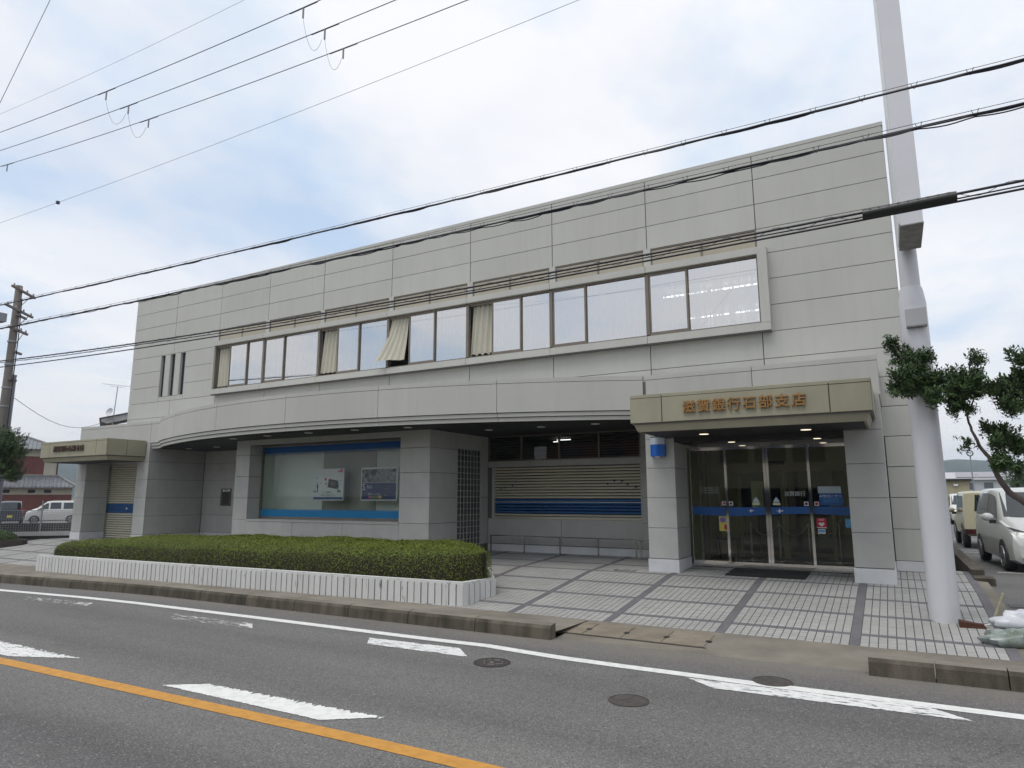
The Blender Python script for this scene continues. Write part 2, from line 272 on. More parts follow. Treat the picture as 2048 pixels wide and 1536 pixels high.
# ------------------------------------------------------------------ mesh helpers
class MB:
    def __init__(s): s.v = []; s.f = []; s.m = []
    def add(s, vs, fs, m=0):
        n = len(s.v); s.v += [tuple(v) for v in vs]; s.f += [tuple(i+n for i in f) for f in fs]; s.m += [m]*len(fs); return s
    def box(s, x0, x1, y0, y1, z0, z1, m=0):
        return s.add([(x0,y0,z0),(x1,y0,z0),(x1,y1,z0),(x0,y1,z0),(x0,y0,z1),(x1,y0,z1),(x1,y1,z1),(x0,y1,z1)],
                     [(0,3,2,1),(4,5,6,7),(0,1,5,4),(1,2,6,5),(2,3,7,6),(3,0,4,7)], m)
    def obox(s, c, ax, ay, az, m=0):      # centre and three half-vectors
        c, ax, ay, az = map(Vector, (c, ax, ay, az)); vs = []
        for k in (-1, 1):
            for i, j in ((-1,-1),(1,-1),(1,1),(-1,1)): vs.append(c+ax*i+ay*j+az*k)
        return s.add(vs, [(0,3,2,1),(4,5,6,7),(0,1,5,4),(1,2,6,5),(2,3,7,6),(3,0,4,7)], m)
    def poly(s, pts, m=0): return s.add(pts, [tuple(range(len(pts)))], m)
    def prism(s, pts, ax, d0, d1, m=0):    # outline in two axes, extruded along the third
        def P(a, b, d): return {'x':(d,a,b),'y':(a,d,b),'z':(a,b,d)}[ax]
        n = len(pts); vs = [P(a,b,d0) for a,b in pts]+[P(a,b,d1) for a,b in pts]
        fs = [tuple(range(n))[::-1], tuple(range(n,2*n))]+[(i,(i+1)%n,(i+1)%n+n,i+n) for i in range(n)]
        return s.add(vs, fs, m)
    def tube(s, pts, r, n=6, m=0, cap=True):
        pts = [Vector(p) for p in pts]; k = len(pts); rs = r if hasattr(r, '__len__') else [r]*k; vs = []; fs = []
        up = Vector((0,0,1)); prev = None
        for i, p in enumerate(pts):
            d = (pts[min(i+1,k-1)]-pts[max(i-1,0)]).normalized()
            a = d.cross(up if abs(d.z) < .95 else Vector((1,0,0))).normalized()
            if prev is not None:
                a2 = prev-d*prev.dot(d)
                if a2.length > 1e-4: a = a2.normalized()
            prev = a; b = d.cross(a)
            for j in range(n):
                t = 2*math.pi*j/n; vs.append(p+(a*math.cos(t)+b*math.sin(t))*rs[i])
        for i in range(k-1):
            for j in range(n): fs.append((i*n+j, i*n+(j+1)%n, (i+1)*n+(j+1)%n, (i+1)*n+j))
        if cap: fs += [tuple(range(n))[::-1], tuple(range((k-1)*n, k*n))]
        return s.add(vs, fs, m)
    def lathe(s, prof, c=(0,0,0), n=24, m=0):   # profile of (r, z)
        vs = []; fs = []; k = len(prof)
        for r, z in prof:
            for j in range(n):
                t = 2*math.pi*j/n; vs.append((c[0]+r*math.cos(t), c[1]+r*math.sin(t), c[2]+z))
        for i in range(k-1):
            for j in range(n): fs.append((i*n+j, i*n+(j+1)%n, (i+1)*n+(j+1)%n, (i+1)*n+j))
        fs += [tuple(range(n))[::-1], tuple(range((k-1)*n, k*n))]
        return s.add(vs, fs, m)
    def grid(s, rows, m=0):
        nr, nc = len(rows), len(rows[0]); vs = [p for r in rows for p in r]
        return s.add(vs, [(i*nc+j, i*nc+j+1, (i+1)*nc+j+1, (i+1)*nc+j) for i in range(nr-1) for j in range(nc-1)], m)
    def mesh(s, name, mats, base=(0,0,0), smooth=False, recalc=True):
        me = bpy.data.meshes.new(name)
        b = base; me.from_pydata([(v[0]-b[0], v[1]-b[1], v[2]-b[2]) for v in s.v], [], s.f)
        for mt in (mats if isinstance(mats, (list, tuple)) else [mats]): me.materials.append(mt)
        if any(s.m): me.polygons.foreach_set('material_index', s.m)
        if recalc:
            bm = bmesh.new(); bm.from_mesh(me); bmesh.ops.recalc_face_normals(bm, faces=bm.faces); bm.to_mesh(me); bm.free()
        if smooth:
            me.polygons.foreach_set('use_smooth', [True]*len(me.polygons))
            try: me.set_sharp_from_angle(angle=R(38))
            except Exception: pass
        me.update(); return me
    def build(s, name, mats, parent=None, smooth=False, recalc=True, **kw):
        base = BASE.get(parent.name, (0,0,0)) if parent else (0,0,0)
        return place(name, s.mesh(name, mats, base, smooth, recalc), parent, **kw)
BASE = {}
def place(name, me, parent=None, loc=None, rot=None, **kw):
    o = bpy.data.objects.new(name, me); COL.objects.link(o)
    if parent:
        o.parent = parent; b = BASE.get(parent.name, (0,0,0)); BASE[o.name] = b
        if loc: o.location = (loc[0]-b[0], loc[1]-b[1], loc[2]-b[2])
    elif loc: o.location = loc
    if rot: o.rotation_euler = rot
    for k, v in kw.items(): o[k] = v
    return o
def tag(o, label, cat, group=None):
    o['label'] = label; o['category'] = cat
    if group: o['group'] = group
    return o
def thing(name, label, cat, loc=(0,0,0), rz=0.0, group=None, local=False):
    o = bpy.data.objects.new(name, None); COL.objects.link(o); o.location = loc; o.rotation_euler = (0,0,rz); o.empty_display_size = .2
    BASE[o.name] = (0,0,0) if local else tuple(loc)
    return tag(o, label, cat, group)
def copy_tree(o, parent=None, **kw):
    c = o.copy(); COL.objects.link(c); BASE[c.name] = BASE.get(o.name, (0,0,0))
    if parent: c.parent = parent
    for k, v in kw.items(): c[k] = v
    for ch in list(o.children): copy_tree(ch, c)
    return c
_pc = {}
def panel(parent, name, x0, x1, z0, z1, y, t=.02, m=None, gx=.009, gz=.006, jit=.0015, **kw):   # faces -y
    m = m or WALL; w, h = round(x1-x0-2*gx, 4), round(z1-z0-2*gz, 4); k = ('y', w, h, t, m.name)
    if k not in _pc:
        c = .004; b = MB()
        b.add([(0,c,0),(w,c,0),(w,c,h),(0,c,h),(c,0,c),(w-c,0,c),(w-c,0,h-c),(c,0,h-c),(0,t,0),(w,t,0),(w,t,h),(0,t,h)],
              [(4,5,6,7),(0,1,5,4),(1,2,6,5),(2,3,7,6),(3,0,4,7),(8,9,1,0),(9,10,2,1),(10,11,3,2),(11,8,0,3),(11,10,9,8)])
        _pc[k] = b.mesh(name, m)
    return place(name, _pc[k], parent, (x0+gx, y+random.uniform(-jit, jit), z0+gz), **kw)
def panel_x(parent, name, y0, y1, z0, z1, x, t=.02, m=None, g=.008, gz=.006, d=1):    # faces +x (d=1) or -x
    m = m or STONE; w, h = round(y1-y0-2*g, 4), round(z1-z0-2*gz, 4); k = ('x', w, h, t, m.name, d)
    if k not in _pc: _pc[k] = MB().box(-t if d > 0 else 0, 0 if d > 0 else t, 0, w, 0, h).mesh(name, m)
    return place(name, _pc[k], parent, (x+random.uniform(-.001,.001), y0+g, z0+gz))
def text_mesh(s, size, extrude, mt, bevel=0.0):
    c = bpy.data.curves.new('t', 'FONT'); c.body = s; c.size = size; c.extrude = extrude; c.bevel_depth = bevel; c.align_x = 'CENTER'; c.align_y = 'CENTER'
    c.resolution_u = 3
    o = bpy.data.objects.new('t', c); COL.objects.link(o); dg = bpy.context.evaluated_depsgraph_get()
    me = bpy.data.meshes.new_from_object(o.evaluated_get(dg)); bpy.data.objects.remove(o); bpy.data.curves.remove(c)
    me.transform(Matrix(((1,0,0,0),(0,0,-1,0),(0,1,0,0),(0,0,0,1))))     # stands up, faces -y
    me.materials.clear(); me.materials.append(mt); return me
def text(name, s, size, loc, mt, parent, extrude=.002, **kw):
    return place(name, text_mesh(s, size, extrude, mt), parent, loc, **kw)

def leaf_cloud(name, P, Nn, size, mt, parent=None, aspect=.5, tilt=.8, **kw):
    """many small two-triangle leaves at points P, roughly facing Nn"""
    n = len(P); size = np.broadcast_to(size, (n,))
    d = Nn+rng.normal(0, tilt, (n,3)); d /= np.linalg.norm(d, axis=1)[:,None]+1e-9
    a = np.cross(d, rng.normal(0,1,(n,3))); a /= np.linalg.norm(a, axis=1)[:,None]+1e-9; b = np.cross(d, a)
    s = (size*rng.uniform(.7,1.25,n))[:,None]; A = a*s*.5; B = b*s*.5*aspect; K = d*s*.12
    V = np.stack([P-A, P+B*1.0-K, P+A, P-B-K], 1).reshape(-1,3)
    me = bpy.data.meshes.new(name); me.vertices.add(4*n); me.vertices.foreach_set('co', V.ravel())
    me.loops.add(4*n); me.polygons.add(n); me.loops.foreach_set('vertex_index', np.arange(4*n)); me.polygons.foreach_set('loop_start', np.arange(n)*4)
    me.update(calc_edges=True); at = me.attributes.new('rnd', 'FLOAT', 'FACE'); at.data.foreach_set('value', rng.random(n))
    me.materials.append(mt)
    if parent: b0 = BASE.get(parent.name, (0,0,0)); me.transform(Matrix.Translation((-b0[0],-b0[1],-b0[2])))
    return place(name, me, parent, **kw)

# floor level of the forecourt: falls from the building to the kerb
GK = [0, 1.0, 2.2, 3.6, 5.2, 5.45]; GZ = [0, -.044, -.092, -.24, -.405, -.425]
def gz(y): return float(np.interp(-y, GK, GZ))
ROAD_Z = -.48
# ================================================================== GROUND, ROAD, PAVEMENT
def structure(o): o['kind'] = 'structure'; return o
b = MB(); b.grid([[(x, y, -.62) for x in (-4000,-400,0,60,400,4000)] for y in (-4000,-300,-60,60,300,4000)])
structure(b.build('ground', EARTH, recalc=False))
KERB_LINE = [(-60,-9.2), (-8,-9.0), (2,-8.1), (8.4,-7.42), (13,-6.92), (17.2,-6.84), (21.85,-6.8), (25.6,-6.72), (27.6,-6.68), (40,-6.68), (80,-6.68)]
def kerb_y(x): return float(np.interp(x, [p[0] for p in KERB_LINE], [p[1] for p in KERB_LINE]))
xs_r = list(np.linspace(-60, 0, 12))+list(np.linspace(1, 34, 34))+list(np.linspace(38, 90, 8))
b = MB()
b.grid([[(x, -16.8-40*t0, ROAD_Z-.02) for x in xs_r] for t0 in (1, 0)])
rows = []
for fy in (0, .33, .66, 1.0):
    rows.append([(x, -16.8*(1-fy)+(kerb_y(x)+.15)*fy, ROAD_Z) for x in xs_r])
b.grid(rows)
road = structure(b.build('road', ASPH, recalc=False))
def flat(name, pts, mt, parent, z):
    return MB().poly([(x, y, z) for x, y in pts]).build(name, mt, parent, recalc=False)
def ribbon(name, line, w, mt, parent, z):
    L0 = []; L1 = []
    for i, (x, y) in enumerate(line):
        L0.append((x, y-w/2, z)); L1.append((x, y+w/2, z))
    return MB().grid([L0, L1]).build(name, mt, parent, recalc=False)
EDGE = [(x, kerb_y(x)-.72+(.0 if x < 21 else 0)) for x in np.linspace(-40, 20, 40)]+[(20.6,-7.52),(21.3,-7.49),(21.8,-7.55),(22.4,-7.61),(23.2,-7.63),(24.5,-7.64),(25.6,-7.62),(26.8,-7.60),(30,-7.6),(60,-7.6)]
ribbon('edge_line', EDGE, .165, LINE_W, road, ROAD_Z+.004)
ORG = [(-40,-13.2),(0,-11.9),(10,-11.22),(16.7,-10.96),(20.1,-10.88),(22.1,-10.84),(23.4,-10.84),(30,-10.85),(60,-10.85)]
ribbon('centre_line', ORG, .17, LINE_O, road, ROAD_Z+.004)
def jag(pts, amt=.012, step=.05, comb=False):       # roughen the outline of worn paint
    out = []
    for i, p in enumerate(pts):
        q = pts[(i+1) % len(pts)]; n = max(1, int(math.dist(p, q)/step))
        for k in range(n):
            t = k/n; up = comb and i == 1; a2 = .05 if up else amt; out.append((p[0]+(q[0]-p[0])*t+random.uniform(-amt, amt), p[1]+(q[1]-p[1])*t+(-abs(random.gauss(0, .03)) if up else random.uniform(-amt, amt))))
    return out
for nm, pts, mt in [('speed_mark', [(14.6,-10.72),(15.2,-10.42),(17.47,-10.42),(16.5,-10.81)], LINE_WORN),
                    ('speed_mark', [(19.33,-10.66),(19.75,-10.38),(21.99,-10.32),(21.55,-10.655)], LINE_W),
                    ('speed_mark', [(24.1,-10.62),(24.5,-10.36),(26.7,-10.32),(26.3,-10.64)], LINE_W),
                    ('speed_mark', [(19.63,-7.86),(21.05,-7.78),(21.41,-8.13),(19.86,-8.16)], LINE_WORN),
                    ('speed_mark', [(23.95,-7.76),(26.15,-7.70),(26.46,-7.95),(24.28,-8.02)], LINE_WORN),
                    ('speed_mark', [(15.5,-7.98),(17.38,-7.93),(17.70,-8.2),(15.9,-8.3)], LINE_GONE),
                    ('speed_mark', [(11.2,-8.16),(13.2,-8.0),(13.45,-8.26),(11.6,-8.4)], LINE_GONE),
                    ('speed_mark', [(17.38,-7.935),(17.70,-8.2),(17.25,-8.12)], LINE_W), ('speed_mark', [(13.2,-8.0),(13.45,-8.26),(12.9,-8.14)], LINE_W), ('speed_mark', [(16.15,-8.0),(16.4,-7.97),(16.2,-8.1)], LINE_W)]:
    flat(nm, jag(pts, .008, .022, pts[0][1] < -10), mt, road, ROAD_Z+.005)

def manhole(x, y, r, label, mt_seed, ring_mark=True):
    MH = mat('cast_iron_%s' % mt_seed, (0.055,0.045,0.043) if mt_seed == 'dark' else (0.085,0.075,0.068), .6, var=.45, vscale=16, bump=.4, bscale=60)
    t = thing('manhole_cover', label, 'manhole cover', (x, y, ROAD_Z))
    b = MB(); b.lathe([(r, .001), (r, .007), (r*.93, .007), (r*.93, .003)], (x,y,ROAD_Z), 40); b.build('frame_ring', MH, t)
    b = MB(); b.lathe([(r*.90, .001), (r*.90, .006)], (x,y,ROAD_Z), 40); b.build('lid', MH, t)
    PALE = mat('worn_iron_pattern', (.17,.155,.14), .6, var=.4, vscale=30)
    b = MB()
    for k in range(7):
        a = k*2*math.pi/7+.3; rr = r*.52
        b.tube([(x+math.cos(a+s)*rr*(1+.25*math.sin(3*s+k)), y+math.sin(a+s)*rr, ROAD_Z+.0075) for s in np.linspace(0,.62,6)], r*.032, 4)
    if ring_mark:
        b.tube([(x-r*.12,y-r*.1,ROAD_Z+.0075),(x-r*.03,y+r*.12,ROAD_Z+.0075),(x+r*.10,y+r*.05,ROAD_Z+.0075)], r*.035, 4)
        b.tube([(x+r*.0,y-r*.16,ROAD_Z+.0075),(x+r*.18,y-r*.12,ROAD_Z+.0075)], r*.035, 4)
        b.build('cast_pattern', PALE, t)
manhole(21.80, -8.21, .215, 'dark iron manhole cover with pale cast pattern near the edge line', 'dark')
manhole(23.68, -8.82, .195, 'plain dark manhole cover farther out in the traffic lane', 'dark2', False)
manhole(24.76, -7.47, .20, 'pale worn manhole cover half under the white edge line', 'pale', False)

# forecourt: grout bed, dark strips, pale tiles
fc = MB(); ys_f = [.4,0,-.5,-1,-1.6,-2.2,-2.9,-3.6,-4.4,-5.2,-5.45]
fc.grid([[(x, y, gz(y)-.006) for x in np.linspace(-2.2, 27.12, 20)] for y in ys_f])
forecourt = structure(fc.build('forecourt', GROUT, recalc=False))
STRIP_X = [18.82+1.652*k for k in range(-12, 6)]            # dark strips running to the road
CROSS_Y = [-.115-.963*k for k in range(0, 6)]
SW = .122
def tile(b, x0, x1, y0, y1, h=.0):
    z00, z11 = gz(y0)+h, gz(y1)+h
    b.add([(x0,y0,z00),(x1,y0,z00),(x1,y1,z11),(x0,y1,z11),(x0,y0,z00-.006-h),(x1,y0,z00-.006-h),(x1,y1,z11-.006-h),(x0,y1,z11-.006-h)],
          [(0,1,2,3),(4,5,1,0),(5,6,2,1),(6,7,3,2),(7,4,0,3)])
def blocked(x0, x1, y0, y1):          # under the building or the planter
    if x1 < 4.5 and y0 > -1.0 and x0 > .8: return True
    if 9.5 < x0 < 16.5 and y0 > -2.2: return True
    if 22.3 < x0 and x1 < 25.3 and y0 > -.8: return True
    return False
tiles = []; dk = MB()
bays = [(STRIP_X[i]+SW/2, STRIP_X[i+1]-SW/2) for i in range(len(STRIP_X)-1)]
rowsY = [(.4, -.06)]+[(CROSS_Y[i]-.055, CROSS_Y[i+1]+.055) for i in range(5)]+[(CROSS_Y[5]-.055, -5.45)]
for bx0, bx1 in bays:
    bx1 = min(bx1, 27.12)
    if bx1-bx0 < .08 or bx0 < -2.3: continue
    pit = (1.652-SW)/15
    for c in range(15):
        x0 = bx0+c*pit+.0058; x1 = bx0+(c+1)*pit-.0058
        if x1 > 27.13: break
        for ya, yb in rowsY:
            n = max(1, round((ya-yb)/.0945)); p = (ya-yb)/n
            for r in range(n):
                y1 = ya-r*p-.0045; y0 = ya-(r+1)*p+.0045
                if blocked(x0, x1, y0, y1): continue
                tiles.append((x0, x1, y0, y1))
cx, cy = 26.02, -15.18
def appear(t):
    dx, dy = (t[0]+t[1])/2-cx, (t[2]+t[3])/2-cy
    vis = (t[0] > 17 and (t[0] > 19.7 or t[2] > -2)) and math.atan2(-dx, dy) < R(60)
    hidden = 26.28 < t[0] < 26.6 and t[2] > -4.1
    return (0 if vis and not hidden else 1, dx*dx+dy*dy)
tiles.sort(key=appear)
one = {}
for t in tiles[:300]:
    w, d = round(t[1]-t[0],3), round(t[3]-t[2],3); s = round((gz(t[3])-gz(t[2]))/d, 4); k = (w, d, s)
    if k not in one:
        one[k] = MB().add([(0,0,.0),(w,0,0),(w,d,s*d),(0,d,s*d),(0,0,-.006),(w,0,-.006),(w,d,s*d-.006),(0,d,s*d-.006)],
                          [(0,1,2,3),(4,5,1,0),(5,6,2,1),(6,7,3,2),(7,4,0,3)]).mesh('paving_tile', TILE1)
    place('paving_tile', one[k], forecourt, (t[0], t[2], gz(t[2])+random.uniform(-.0012,.0012)))
b = MB()
for t in tiles[300:]: tile(b, *t, h=random.uniform(-.0015,.0012))
o = b.build('paving_tile_field', TILE, forecourt, recalc=False); o['kind'] = 'stuff'
at = o.data.attributes.new('rnd', 'FLOAT', 'FACE'); at.data.foreach_set('value', np.repeat(rng.random(len(tiles)-300), 5))
for sx in STRIP_X:                      # dark strips and cross bands, laid as tiles of their own
    if -2.2 < sx < 27.1:
        yy = .4
        while yy > -5.44:
            y0 = max(yy-.095, -5.45)
            if not blocked(sx-SW/2, sx+SW/2, y0, yy): tile(dk, sx-SW/2+.003, sx+SW/2-.003, y0+.003, yy-.002, -.001)
            yy -= .0975
for c in CROSS_Y:
    for bx0, bx1 in bays:
        bx1 = min(bx1, 27.12)
        if bx1-bx0 < .08 or bx0 < -2.3: continue
        pit = (1.652-SW)/15
        for k in range(15):
            if bx0+(k+1)*pit > 27.14: break
            if not blocked(bx0+k*pit, bx0+k*pit+.1, c-.05, c+.05): tile(dk, bx0+k*pit+.002, bx0+(k+1)*pit-.002, c-.05, c+.05, -.001)
o = dk.build('dark_tile_bands', TILED, forecourt, recalc=False); o['kind'] = 'stuff'
# square access lid in the tiles
b = MB(); zc = gz(-1.72)+.003
lidm = mat('steel_lid_frame', (.12,.115,.11), .5, metal=.4)
for (x0,x1,y0,y1) in [(20.9,21.32,-1.93,-1.905),(20.9,21.32,-1.53,-1.505),(20.9,20.925,-1.905,-1.53),(21.295,21.32,-1.905,-1.53),(21.04,21.18,-1.74,-1.70)]:
    b.box(x0,x1,y0,y1,zc-.03,zc)
b.build('access_lid_frame', lidm, forecourt)

# concrete strip along the kerb: level behind the raised kerb, ramped at the entrance
b = MB(); rows = [[], [], []]
for x in np.linspace(-20, 21.84, 60):
    ky = kerb_y(x); yt = min(-5.45, ky+1.35)
    rows[0].append((x, -5.44, -.427)); rows[1].append((x, (yt+ky)/2, -.415)); rows[2].append((x, ky+.16, -.40))
b.grid(rows)
pavement = structure(b.build('pavement', CONC, recalc=False))
b = MB(); b.grid([[(x,-5.44,-.428) for x in np.linspace(21.84,27.3,12)], [(x,-5.6,-.44) for x in np.linspace(21.84,27.3,12)], [(x,-6.32,-.474) for x in np.linspace(21.84,27.3,12)], [(x,-6.7,-.486) for x in np.linspace(21.84,27.3,12)]])
b.build('entrance_ramp', CONC, pavement, recalc=False)
for i in range(4):                     # brown gutter lids with hand holes
    x0 = 21.52+i*.56; b = MB()
    ya, yb = -5.62, -6.26; za, zb = -.437, -.470
    b.add([(x0+.006,yb,zb),(x0+.55,yb,zb),(x0+.55,ya,za),(x0+.006,ya,za),(x0+.006,yb,zb-.03),(x0+.55,yb,zb-.03),(x0+.55,ya,za-.03),(x0+.006,ya,za-.03)],
          [(0,1,2,3),(4,5,1,0),(5,6,2,1),(6,7,3,2),(7,4,0,3)])
    o = b.build('gutter_lid', LID, pavement, recalc=False); o.location.z += .006
    MB().box(x0+.52, x0+.59, -6.02, -5.94, -.458, -.4445).build('hand_hole', BLACK, pavement)
ribbon('gutter_joint', [(21.5,-6.30),(23.8,-6.30)], .025, BLACK, pavement, -.4655)
# raised kerb, one stone after another
def kerb_stone(xa, xb):
    b = MB(); prof = [(0,-.60),(.025,-.34),(.05,-.30),(.17,-.285),(.19,-.29),(.19,-.60)]; n = len(prof); vs = []
    for x in (xa+.006, xb-.006):
        ky = kerb_y(x)
        for dy, z in prof: vs.append((x, ky+dy, z))
    fs = [(i, i+1, n+i+1, n+i) for i in range(n-1)]+[tuple(range(n))[::-1], tuple(range(n, 2*n))]
    b.add(vs, fs); b.m = [0,0,1,1,1,0,0]; return b.build('kerb_stone', [KERB, CONC], pavement, smooth=False)
x = 21.85
while x > -20: kerb_stone(x-1.2, x); x -= 1.2
x = 25.62
for k in range(30): kerb_stone(x, x+.62); x += .62
# parking area on the right and the strip of bare concrete beside the tiles
b = MB(); PY = [60,20,4,1,-.5,-1.5,-3,-4,-5.2,-6.6]; PZ = [-.24,-.22,-.15,-.125,-.12,-.135,-.22,-.32,-.43,-.475]
b.grid([[(x, y, z) for x in (27.28, 29, 34, 60)] for y, z in zip(PY, PZ)])
parking = structure(b.build('parking_area', ASPH, recalc=False))
def pz(y): return float(np.interp(y, PY[::-1], PZ[::-1]))
b = MB(); b.grid([[(27.12, y, gz(y)-.012) for y in (.2,-1,-2.2,-3.6,-5.2,-5.45)], [(27.3, y, max(gz(y)-.02, pz(y)+.0)) for y in (.2,-1,-2.2,-3.6,-5.2,-5.45)]])
b.build('edge_concrete', CONC, forecourt, recalc=False)
for y0, x0, x1 in [(1.95, 27.72, 33), (8.05, 27.6, 33), (8.95, 27.6, 33), (14.9, 27.6, 33)]:
    flat('bay_line', jag([(x0,y0-.05),(x1,y0-.05),(x1,y0+.05),(x0,y0+.05)], .004, .2), LINE_W, parking, pz(y0)+.004)
b = MB(); gm = mat('galvanised_grating', (.24,.235,.22), .5, metal=.4, var=.3, vscale=9)
gx0, gx1, gy0, gy1 = 27.38, 27.98, -2.72, -2.36
for i in range(22):
    xx = gx0+(gx1-gx0)*i/21; b.box(xx-.006, xx+.006, gy0, gy1, pz(-2.5)-.01, pz(-2.5)+.012)
b.box(gx0-.02,gx1+.02,gy0-.02,gy0,pz(-2.5)-.01,pz(-2.5)+.014); b.box(gx0-.02,gx1+.02,gy1,gy1+.02,pz(-2.5)-.01,pz(-2.5)+.014)
b.build('drain_grating', gm, parking)
b = MB(); b.box(27.12,27.32,-.2,9,-.3,.09); b.box(27.12,27.42,-.75,-.2,-.3,-.0)
b.build('edge_block', KERB, parking)
# left forecourt edge: low wall of the neighbour's car park
b = MB(); b.grid([[(-60,y,-.55) for y in (-9,0,30)], [(-.4,y,-.55) for y in (-9,0,30)]])
structure(b.build('car_park', ASPH, recalc=False))
# ================================================================== THE BANK BUILDING
bank = thing('bank_building', 'two-storey pale grey panelled bank building with a long band of upstairs windows', 'building', (13.2, 3, 0))
XS = [0, 2.64, 5.23, 7.78, 10.36, 13.21, 16.06, 18.65, 21.23, 23.78, 26.44]
ZJ = [9.165]+[8.582-.6*k for k in range(0, 15)]+[0]; ZJ[-2] = .182
FZ = [3.0]
DEPTH = 11.5
# core: roof, floors, side, back and front walls
b = MB()
b.box(.02, 26.42, .03, .18, 6.76, 9.20); b.box(.02, 5.26, .10, .28, 3.02, 6.76); b.box(23.80, 26.42, .03, .18, 3.02, 6.76); b.box(25.4, 26.42, .03, .18, -.3, 3.02); b.box(5.26, 23.80, .03, .18, 3.02, 5.15)
b.box(.02, .22, .28, DEPTH, -.6, 9.20); b.box(26.22, 26.42, .18, DEPTH, -.6, 9.20); b.box(.02, 26.42, DEPTH, DEPTH+.2, -.6, 9.20)
b.box(.02, 26.42, .18, DEPTH, 8.85, 9.05); b.box(.22, 26.22, .28, DEPTH, 3.04, 3.35)
b.build('wall_core', CORE, bank)
b = MB(); b.box(-.012, 26.452, -.004, .25, 9.168, 9.255); b.box(-.012,.25,.25,DEPTH+.22,9.168,9.255); b.box(26.2,26.452,.25,DEPTH+.22,9.168,9.255)
b.build('parapet_cap', WALL, bank)
for i in range(10):
    x0, x1 = XS[i], XS[i+1]
    for j in range(len(ZJ)-2):
        zt, zb = ZJ[j], ZJ[j+1]
        mid = (zt+zb)/2
        if 2 <= i <= 8 and 4.98 < mid < 7.38: continue
        if i < 9 and zt < 3.75: continue
        if i < 2 and 4.98 < mid < 6.78: continue
        panel(bank, 'wall_panel', 25.94 if (i == 9 and zt < 3.1) else x0, x1, zb, zt, 0)
panel(bank, 'plinth_panel', 25.94, 26.44, -.1, .182, -.012, .04, PLINTH)
# side wall panels on the right end
for j in range(len(ZJ)-2):
    for k in range(4): panel_x(bank, 'wall_panel', .02+k*2.87, .02+(k+1)*2.87, ZJ[j+1], ZJ[j], 26.44, .02, WALL)
# left bays: panels around three slit windows
for zt, zb in [(6.782,6.182),(6.182,5.582),(5.582,4.982)]:
    panel(bank, 'wall_panel', 0, 1.877, zb, zt, 0); panel(bank, 'wall_panel', 3.375, 5.23, zb, zt, 0)
panel(bank, 'wall_panel', 2.15, 2.457, 5.15, 6.782, 0); panel(bank, 'wall_panel', 2.76, 3.074, 5.15, 6.782, 0)
panel(bank, 'wall_panel', 1.877, 3.375, 4.982, 5.15, 0)
for x0, x1 in [(1.877,2.15),(2.457,2.76),(3.074,3.375)]:
    w = MB().box(x0-.0, x0+.012, .0, .16, 5.15, 6.775).box(x1-.012, x1, .0, .16, 5.15, 6.775).box(x0+.012, x1-.012, .0, .16, 6.763, 6.775).box(x0+.012,x1-.012,.0,.16,5.15,5.162).build('slit_window', WALL, bank)
    MB().box(x0+.012, x1-.012, .092, .098, 5.162, 6.763).build('pane', GL_DARK, w)

# ---- upstairs room seen through the windows
b = MB(); b.box(5.3,23.78,5.9,6.0,4.2,7.3); b.box(5.2,5.3,.2,6,4.2,7.3); b.box(23.79,23.86,.19,6,4.2,7.3); b.box(5.3,23.78,.19,5.9,4.1,4.2); b.box(5.3,23.78,.19,5.9,7.15,7.25)
b.build('upper_room', ROOM, bank)
for yy in (2.9, 5.55):
    for k in range(2):
        x0 = 20.75+k*1.35+(.0 if yy < 4 else 0.05); tag(MB().box(x0, x0+1.22, yy-.02, yy+.02, 6.98, 7.02).build('ceiling_lamp', LAMP_ON), 'lit fluorescent tube on the upstairs ceiling, %s row %s' % ('upper' if yy < 4 else 'lower', ('left', 'right')[k]), 'lamp', 'fluorescent tubes upstairs')
# ---- projecting surround
b = MB()
SX = [5.22]+XS[3:9]+[24.0]
for i in range(7):
    x0, x1 = SX[i]+.006, SX[i+1]-.006
    a0, a1 = x0, x1
    MB().box(a0, a1, -.2, .02, 6.74, 6.90).build('surround_segment', WALL, bank); MB().box(a0, a1, -.2, .02, 4.985, 5.16).build('surround_segment', WALL, bank)
MB().box(23.80, 23.998, -.204, .018, 5.162, 6.738).build('surround_jamb', WALL, bank)
MB().box(5.222, 5.282, -.196, .018, 5.162, 6.738).build('surround_jamb', WALL, bank)
MB().box(5.23, 23.99, -.19, .0, 4.965, 4.983).build('drip_edge', CORE, bank)
# ---- transom strip above the surround
for i in range(2, 9):
    x0, x1 = XS[i]+(.09 if i > 2 else .0), XS[i+1]-(.09 if i < 8 else .0); xm = (x0+x1)/2
    fr = MB().box(x0, x1, .012, .05, 7.355, 7.382).box(x0, x0+.035, .012, .05, 6.9, 7.355).box(x1-.035, x1, .012, .05, 6.9, 7.355).box(xm-.03, xm+.03, .012, .05, 6.9, 7.355).build('transom_window', FRAME, bank)
    for a, c in ((x0+.035, xm-.03), (xm+.03, x1-.035)):
        MB().box(a, c, .024, .085, 6.9, 7.34).build('transom_panel', BEIGEP, fr)
        MB().box(a, c, .016, .029, 6.9, 7.06).build('transom_sill', BEIGEP, fr)
    if i > 2: MB().box(XS[i]-.088, XS[i]+.088, -.012, .045, 6.9, 7.40).build('transom_post', WALL, bank)
